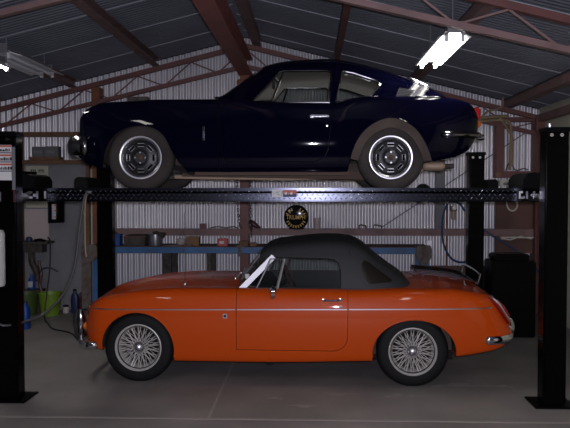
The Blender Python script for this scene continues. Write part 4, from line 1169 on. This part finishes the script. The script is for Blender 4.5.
tag(mb.build('rope', 'rope'), 'tan rope looped over the girt and hanging beside the red frame at right', 'rope')
tag(MB().tube(smooth_path([(2.55, 9.56, 1.895), (2.60, 9.54, 2.0), (2.68, 9.55, 1.90), (2.78, 9.55, 1.92), (2.84, 9.55, 1.905)], 5), .008, 6).build('wire', 'grease'), 'loose dark wire curled on the lower rail of the red frame', 'wire')
# air line: regulator, hose loop, hose run, pipe
rg = thing('air_regulator', 'small brass-grey air regulator with filter bowl on the wall beside the far post', 'air regulator', (1.88, 9.58, 1.36))
MB().box(-.045, .045, -.035, .05, 0, .07).build('regulator_body', 'greyrust', rg, bevel=.01)
MB().lathe([(0, -.12), (.018, -.115), (.028, -.09), (.030, 0), (0, 0)], (0, 0, 0), 'z', 16).build('filter_bowl', 'exhaust', rg)
MB().lathe([(0, -.03), (.028, -.028), (.030, .0), (0, .0)], (0, -.035, .045), 'y', 18).build('pressure_gauge', 'paper', rg)
tag(MB().tube(smooth_path([(2.02, 9.53, 1.36), (1.96, 9.53, 1.45), (1.88, 9.53, 1.49), (1.80, 9.53, 1.46), (1.745, 9.53, 1.34), (1.722, 9.53, 1.15), (1.735, 9.53, .98), (1.785, 9.53, .83), (1.86, 9.53, .73), (1.96, 9.53, .69), (2.06, 9.53, .71), (2.15, 9.53, .80), (2.17, 9.53, 1.0), (2.20, 9.52, 1.15),
          (2.33, 9.50, 1.07), (2.472, 9.49, .975), (2.66, 9.48, .86), (2.80, 9.47, .765), (2.92, 9.46, .64), (3.0, 9.46, .50)], 7), .013, 8).build('blue_hose', 'bluehose'), 'blue air hose looping down from the regulator and off to the right', 'hose')
tag(MB().cyl((1.81, 9.66, .05), (1.81, 9.66, 1.46), .014, 10).build('wall_pipe', 'rust'), 'thin rusty pipe running up the wall left of the regulator', 'pipe')
mb = MB().prism_x([(9.50, 0), (9.52, 0), (9.63, .635), (9.61, .635)], 1.53, 2.50)
tag(mb.build('plywood_sheet', 'ply'), 'brown plywood sheet leaning low against the corrugated wall behind the orange boot', 'board')
for x, z in ((1.57, .98), (1.585, .90)):
    pass
box_thing('white_outlet', 'white outlet plate on the corrugated wall left of the blue hose loop', 'outlet', 1.56, 1.63, 9.74, 9.79, .86, .96, 'galv')
bk = thing('black_cabinet', 'tall black cabinet with a raised lid standing at right behind the orange tail', 'cabinet', (2.248, 8.2, 0))
MB().box(-.243, .243, -.17, .20, 0, .85).build('cabinet_body', 'satin', bk, bevel=.012)
MB().prism_y([(-.19, .85), (-.205, .90), (-.18, .925), (.175, .925), (.195, .90), (.18, .85)], -.10, .16).build('cabinet_lid', 'satin', bk, bevel=.006)
MB().box(-.228, .228, -.178, -.168, .04, .82).build('cabinet_door', 'satin', bk, bevel=.004)

# ---------------------------------------------------------------- left part: framed wall board and things before it
struct(MB().box(XL, -2.885, 9.70, 9.76, 0, 1.99).build('board_wall', 'board'))
column(-4.00, -3.90, 0, 2.35, 'timber', 9.55, 9.66, 'timber_post')
column(-3.035, -2.985, .80, 2.02, 'timber', 9.60, 9.70, 'timber_post')
struct(MB().box(-3.99, -2.96, 9.58, 9.70, 1.99, 2.045).build('timber_rail', 'timber'))
struct(MB().box(-2.985, -2.875, 9.66, 9.70, .89, 1.92).build('cream_lining', 'cream'))
box_thing('timber_board', 'dark timber board lying on the rail above the wall calendar', 'board', -3.77, -3.36, 9.52, 9.69, 2.046, 2.085, 'timber')
t = box_thing('grey_carton', 'left grey carton on the timber board above the calendar', 'carton', -3.74, -3.575, 9.54, 9.68, 2.086, 2.22, 'greybox', 'grey cartons on the timber board')
t2 = box_thing('grey_carton', 'right grey carton on the timber board above the calendar', 'carton', -3.57, -3.385, 9.54, 9.68, 2.086, 2.225, 'greybox', 'grey cartons on the timber board')
for q, xx in ((t, -3.66), (t2, -3.48)):
    MB().box(xx-.05, xx+.05, 9.535, 9.54, 2.13, 2.17).build('carton_label', 'lampgrey', q)
MB().box(-2.45, -2.17, 9.50, 9.60, 2.80, 2.885)
box_thing('grey_block', 'grey-brown block on the truss above the bonnet of the blue coupe', 'block', -2.45, -2.17, 9.56, 9.66, 2.79, 2.885, 'greyrust')
cal = thing('wall_calendar', 'cream wall calendar with a green heading on the grey board', 'calendar', (-3.74, 9.69, 0))
MB().box(-.14, .165, -.006, .006, 1.40, 1.97).build('calendar_sheet', 'cream', cal)
mk = MB(); x = -.075
for i in range(7):
    if i != 3: mk.box(x, x+.020, -.009, -.006, 1.885+(.006 if i % 2 else 0), 1.92)
    x += .027
mk.box(-.07, .12, -.009, -.006, 1.870, 1.876); mk.build('calendar_heading', 'grnink', cal)
mk = MB()
for i in range(9):
    for k in range(2): mk.box(-.12+i*.03, -.105+i*.03, -.009, -.006, 1.43+k*.03, 1.442+k*.03)
mk.build('calendar_dates', 'grnink', cal)
pb = tag(MB().box(-3.90, -3.56, 9.66, 9.70, .965, 1.38).build('fuse_board', 'pinkgrey', None, bevel=.004), 'beige wall cabinet below the calendar', 'wall cabinet')
MB().box(-3.895, -3.565, 9.655, 9.662, 1.00, 1.075).build('cabinet_flap', 'pinkgrey', pb)
sh = tag(MB().box(-3.92, -3.50, 9.42, 9.70, .92, .95).build('wall_shelf', 'grease'), 'dark little shelf under the beige wall cabinet', 'shelf')
mb = MB().lathe([(0, 0), (.04, 0), (.045, .03), (.03, .06), (0, .065)], (-3.78, 9.52, .951), 'z', 12)
tag(mb.build('dark_jar', 'navyplastic'), 'dark squat jar on the little shelf under the wall cabinet', 'jar')
mb = MB().tube(smooth_path([(-3.70, 9.50, .965), (-3.62, 9.50, .975), (-3.55, 9.48, .96)], 5), .018, 8)
tag(mb.build('hand_tool', 'satin'), 'black hand tool lying on the little shelf right of the dark jar', 'tool')
mb = MB().box(-3.86, -3.60, 9.50, 9.68, .80, .915).tube(smooth_path([(-3.76, 9.55, .80), (-3.74, 9.52, .66), (-3.68, 9.5, .56), (-3.66, 9.5, .42)], 5), .045, 10)
tag(mb.build('bench_grinder', 'grease'), 'dark greasy machine hanging below the little shelf', 'machine')
mb = MB().tube(smooth_path([(-3.64, 9.48, .70), (-3.60, 9.46, .52), (-3.62, 9.46, .38), (-3.58, 9.46, .25)], 5), .022, 8)
tag(mb.build('red_hose', 'maroon'), 'dark red hose hanging below the little shelf', 'hose')
can = thing('black_canister', 'black canister with a blue and orange label on the grey board under the runway', 'canister', (-3.435, 9.60, 1.20))
MB().lathe([(0, 0), (.100, 0), (.108, .012), (.108, .27), (.10, .285), (0, .29)], (0, 0, 0), 'z', 28).build('canister_body', 'satin', can)
MB().box(-.12, -.09, .0, .10, -.01, .30).build('canister_bracket', 'satin', can)
mb = MB()
for a in range(5):
    t0 = -PI/2-.22+a*.10; t1 = t0+.10
    mb.add([(.1095*math.cos(t0), .1095*math.sin(t0), .05), (.1095*math.cos(t1), .1095*math.sin(t1), .05), (.1095*math.cos(t1), .1095*math.sin(t1), .25), (.1095*math.cos(t0), .1095*math.sin(t0), .25)], [(0, 1, 2, 3)])
mb.build('canister_label', 'lens', can)
mb = MB()
for z0 in (.07, .155, .22):
    mb.add([(.1105*math.cos(t), .1105*math.sin(t), z) for z in (z0, z0+.02) for t in (-PI/2+.10, -PI/2+.32)], [(0, 1, 3, 2)])
mb.build('label_band', 'amber', can)
mb = MB()
for z0 in (.06, .12):
    mb.add([(.1108*math.cos(t), .1108*math.sin(t), z) for z in (z0, z0+.10) for t in (-PI/2-.30, -PI/2-.18)], [(0, 1, 3, 2)])
mb.build('label_band', 'blueplastic', can)
# things on the floor
def bucket(label, x, y, r0, r1, h, m_):
    t = thing('bucket', label, 'bucket', (x, y, 0))
    MB().lathe([(0, 0), (r0, 0), (r1, h), (r1+.008, h), (r1+.008, h-.012), (r1-.006, h-.004), (r0-.006, .01), (0, .01)], (0, 0, 0), 'z', 32).build('bucket_body', m_, t, smooth=40)
    MB().tube([(r1*1.02*math.cos(a), -.02-.10*math.sin(a)*.6, h-.02-.10*math.sin(a)) for a in np.linspace(0, PI, 14)], .005, 6).build('bucket_handle', 'cord', t)
    return t
bucket('lime green bucket on the floor in front of the grey board', -3.415, 9.28, .115, .150, .30, 'lime')
bucket('dark olive bucket on the floor left of the lime green bucket', -3.74, 9.30, .125, .155, .29, 'green')
def bottle(name, label, x, y, w_, d_, h, m_, cap):
    t = thing(name, label, 'bottle', (x, y, 0))
    R = []
    for z, s in ((0, .94), (.015, 1), (h*.62, 1), (h*.74, .86), (h*.84, .5), (h*.88, .36), (h*.93, .36)):
        R.append([(w_/2*s*abs(math.cos(a))**.6*math.copysign(1, math.cos(a)), d_/2*s*abs(math.sin(a))**.6*math.copysign(1, math.sin(a)), z) for a in [2*PI*k/28 for k in range(28)]])
    MB().loft(R).build('bottle_body', m_, t, smooth=45)
    MB().lathe([(0, 0), (.36*w_/2+.006, 0), (.36*w_/2+.005, h*.07), (0, h*.075)], (0, 0, h*.92), 'z', 16).build('bottle_cap', cap, t)
    return t
bottle('oil_bottle', 'dark blue plastic bottle on the floor right of the lime bucket', -3.16, 9.50, .105, .09, .315, 'navyplastic', 'satin')
t = bottle('fuel_container', 'dark red plastic container on the floor right of the dark blue bottle', -3.03, 9.50, .145, .11, .28, 'maroon', 'satin')
MB().tube(smooth_path([(-.05, 0, .20), (-.06, 0, .255), (0, 0, .27), (.05, 0, .24)], 4), .012, 8).build('container_handle', 'maroon', t)
t = thing('glass_jar', 'small pale jar on the floor between lime bucket and dark blue bottle', 'jar', (-3.27, 9.46, 0))
MB().lathe([(0, 0), (.040, 0), (.042, .01), (.042, .075), (.034, .085), (0, .085)], (0, 0, 0), 'z', 20).build('jar_body', 'pinkgrey', t)
MB().lathe([(0, 0), (.036, 0), (.036, .02), (0, .022)], (0, 0, .085), 'z', 20).build('jar_lid', 'satin', t)
t = bottle('blue_jug', 'bright blue tall jug on the floor beside the near left post', -3.37, 8.35, .10, .13, .33, 'blueplastic', 'navyplastic')
t = thing('spray_bottle', 'small blue bottle with a pale label above the olive bucket', 'bottle', (-3.775, 9.58, .30))
MB().lathe([(0, 0), (.045, 0), (.048, .01), (.048, .13), (.02, .17), (.018, .20), (0, .205)], (0, 0, 0), 'z', 20).build('bottle_body', 'blueplastic', t)
MB().box(-.03, .03, -.052, -.046, .03, .11).build('bottle_label', 'lens', t)
box_thing('step_stool', 'low dark stool behind the olive bucket carrying the small blue bottle', 'stool', -3.88, -3.62, 9.50, 9.68, 0, .299, 'grease')
tag(MB().tube(smooth_path([(-3.445, 9.30, 1.02), (-3.40, 9.25, .98), (-3.385, 9.22, .86), (-3.37, 9.15, .62), (-3.37, 9.05, .35), (-3.33, 8.85, .05), (-3.20, 8.62, .010), (-3.02, 8.30, .008), (-2.72, 8.05, .008), (-2.35, 7.3, .008)], 7), .009, 6).build('power_cord', 'cord'),
    'black power cord hanging from the shelf and running over the floor to the orange car', 'cord')
tag(MB().tube(smooth_path([(-3.56, 9.30, .55), (-3.52, 9.28, .60), (-3.44, 9.25, .625), (-3.36, 9.24, .61), (-3.29, 9.24, .575)], 5), .008, 6).build('cable_stub', 'cord'), 'short black cable end bowed out beside the power cord', 'cable')
# chalky marks on the concrete in front of the car
for i, (x, y, rx, ry) in enumerate(((-.05, 5.42, .10, .035), (.22, 5.75, .11, .05), (.70, 5.72, .13, .05), (1.35, 6.05, .30, .06), (-.28, 5.62, .06, .03))):
    n = 26; rr = [1+.35*math.sin(3*a+i)+.22*math.sin(7*a+2*i) for a in [2*PI*k/n for k in range(n)]]
    mb = MB(); v = [(x+rx*rr[k]*math.cos(2*PI*k/n), y+ry*rr[k]*math.sin(2*PI*k/n), .0008) for k in range(n)]
    mb.add(v, [tuple(range(n))])
    o = mb.build('floor_stain', 'stain'); o['kind'] = 'structure'
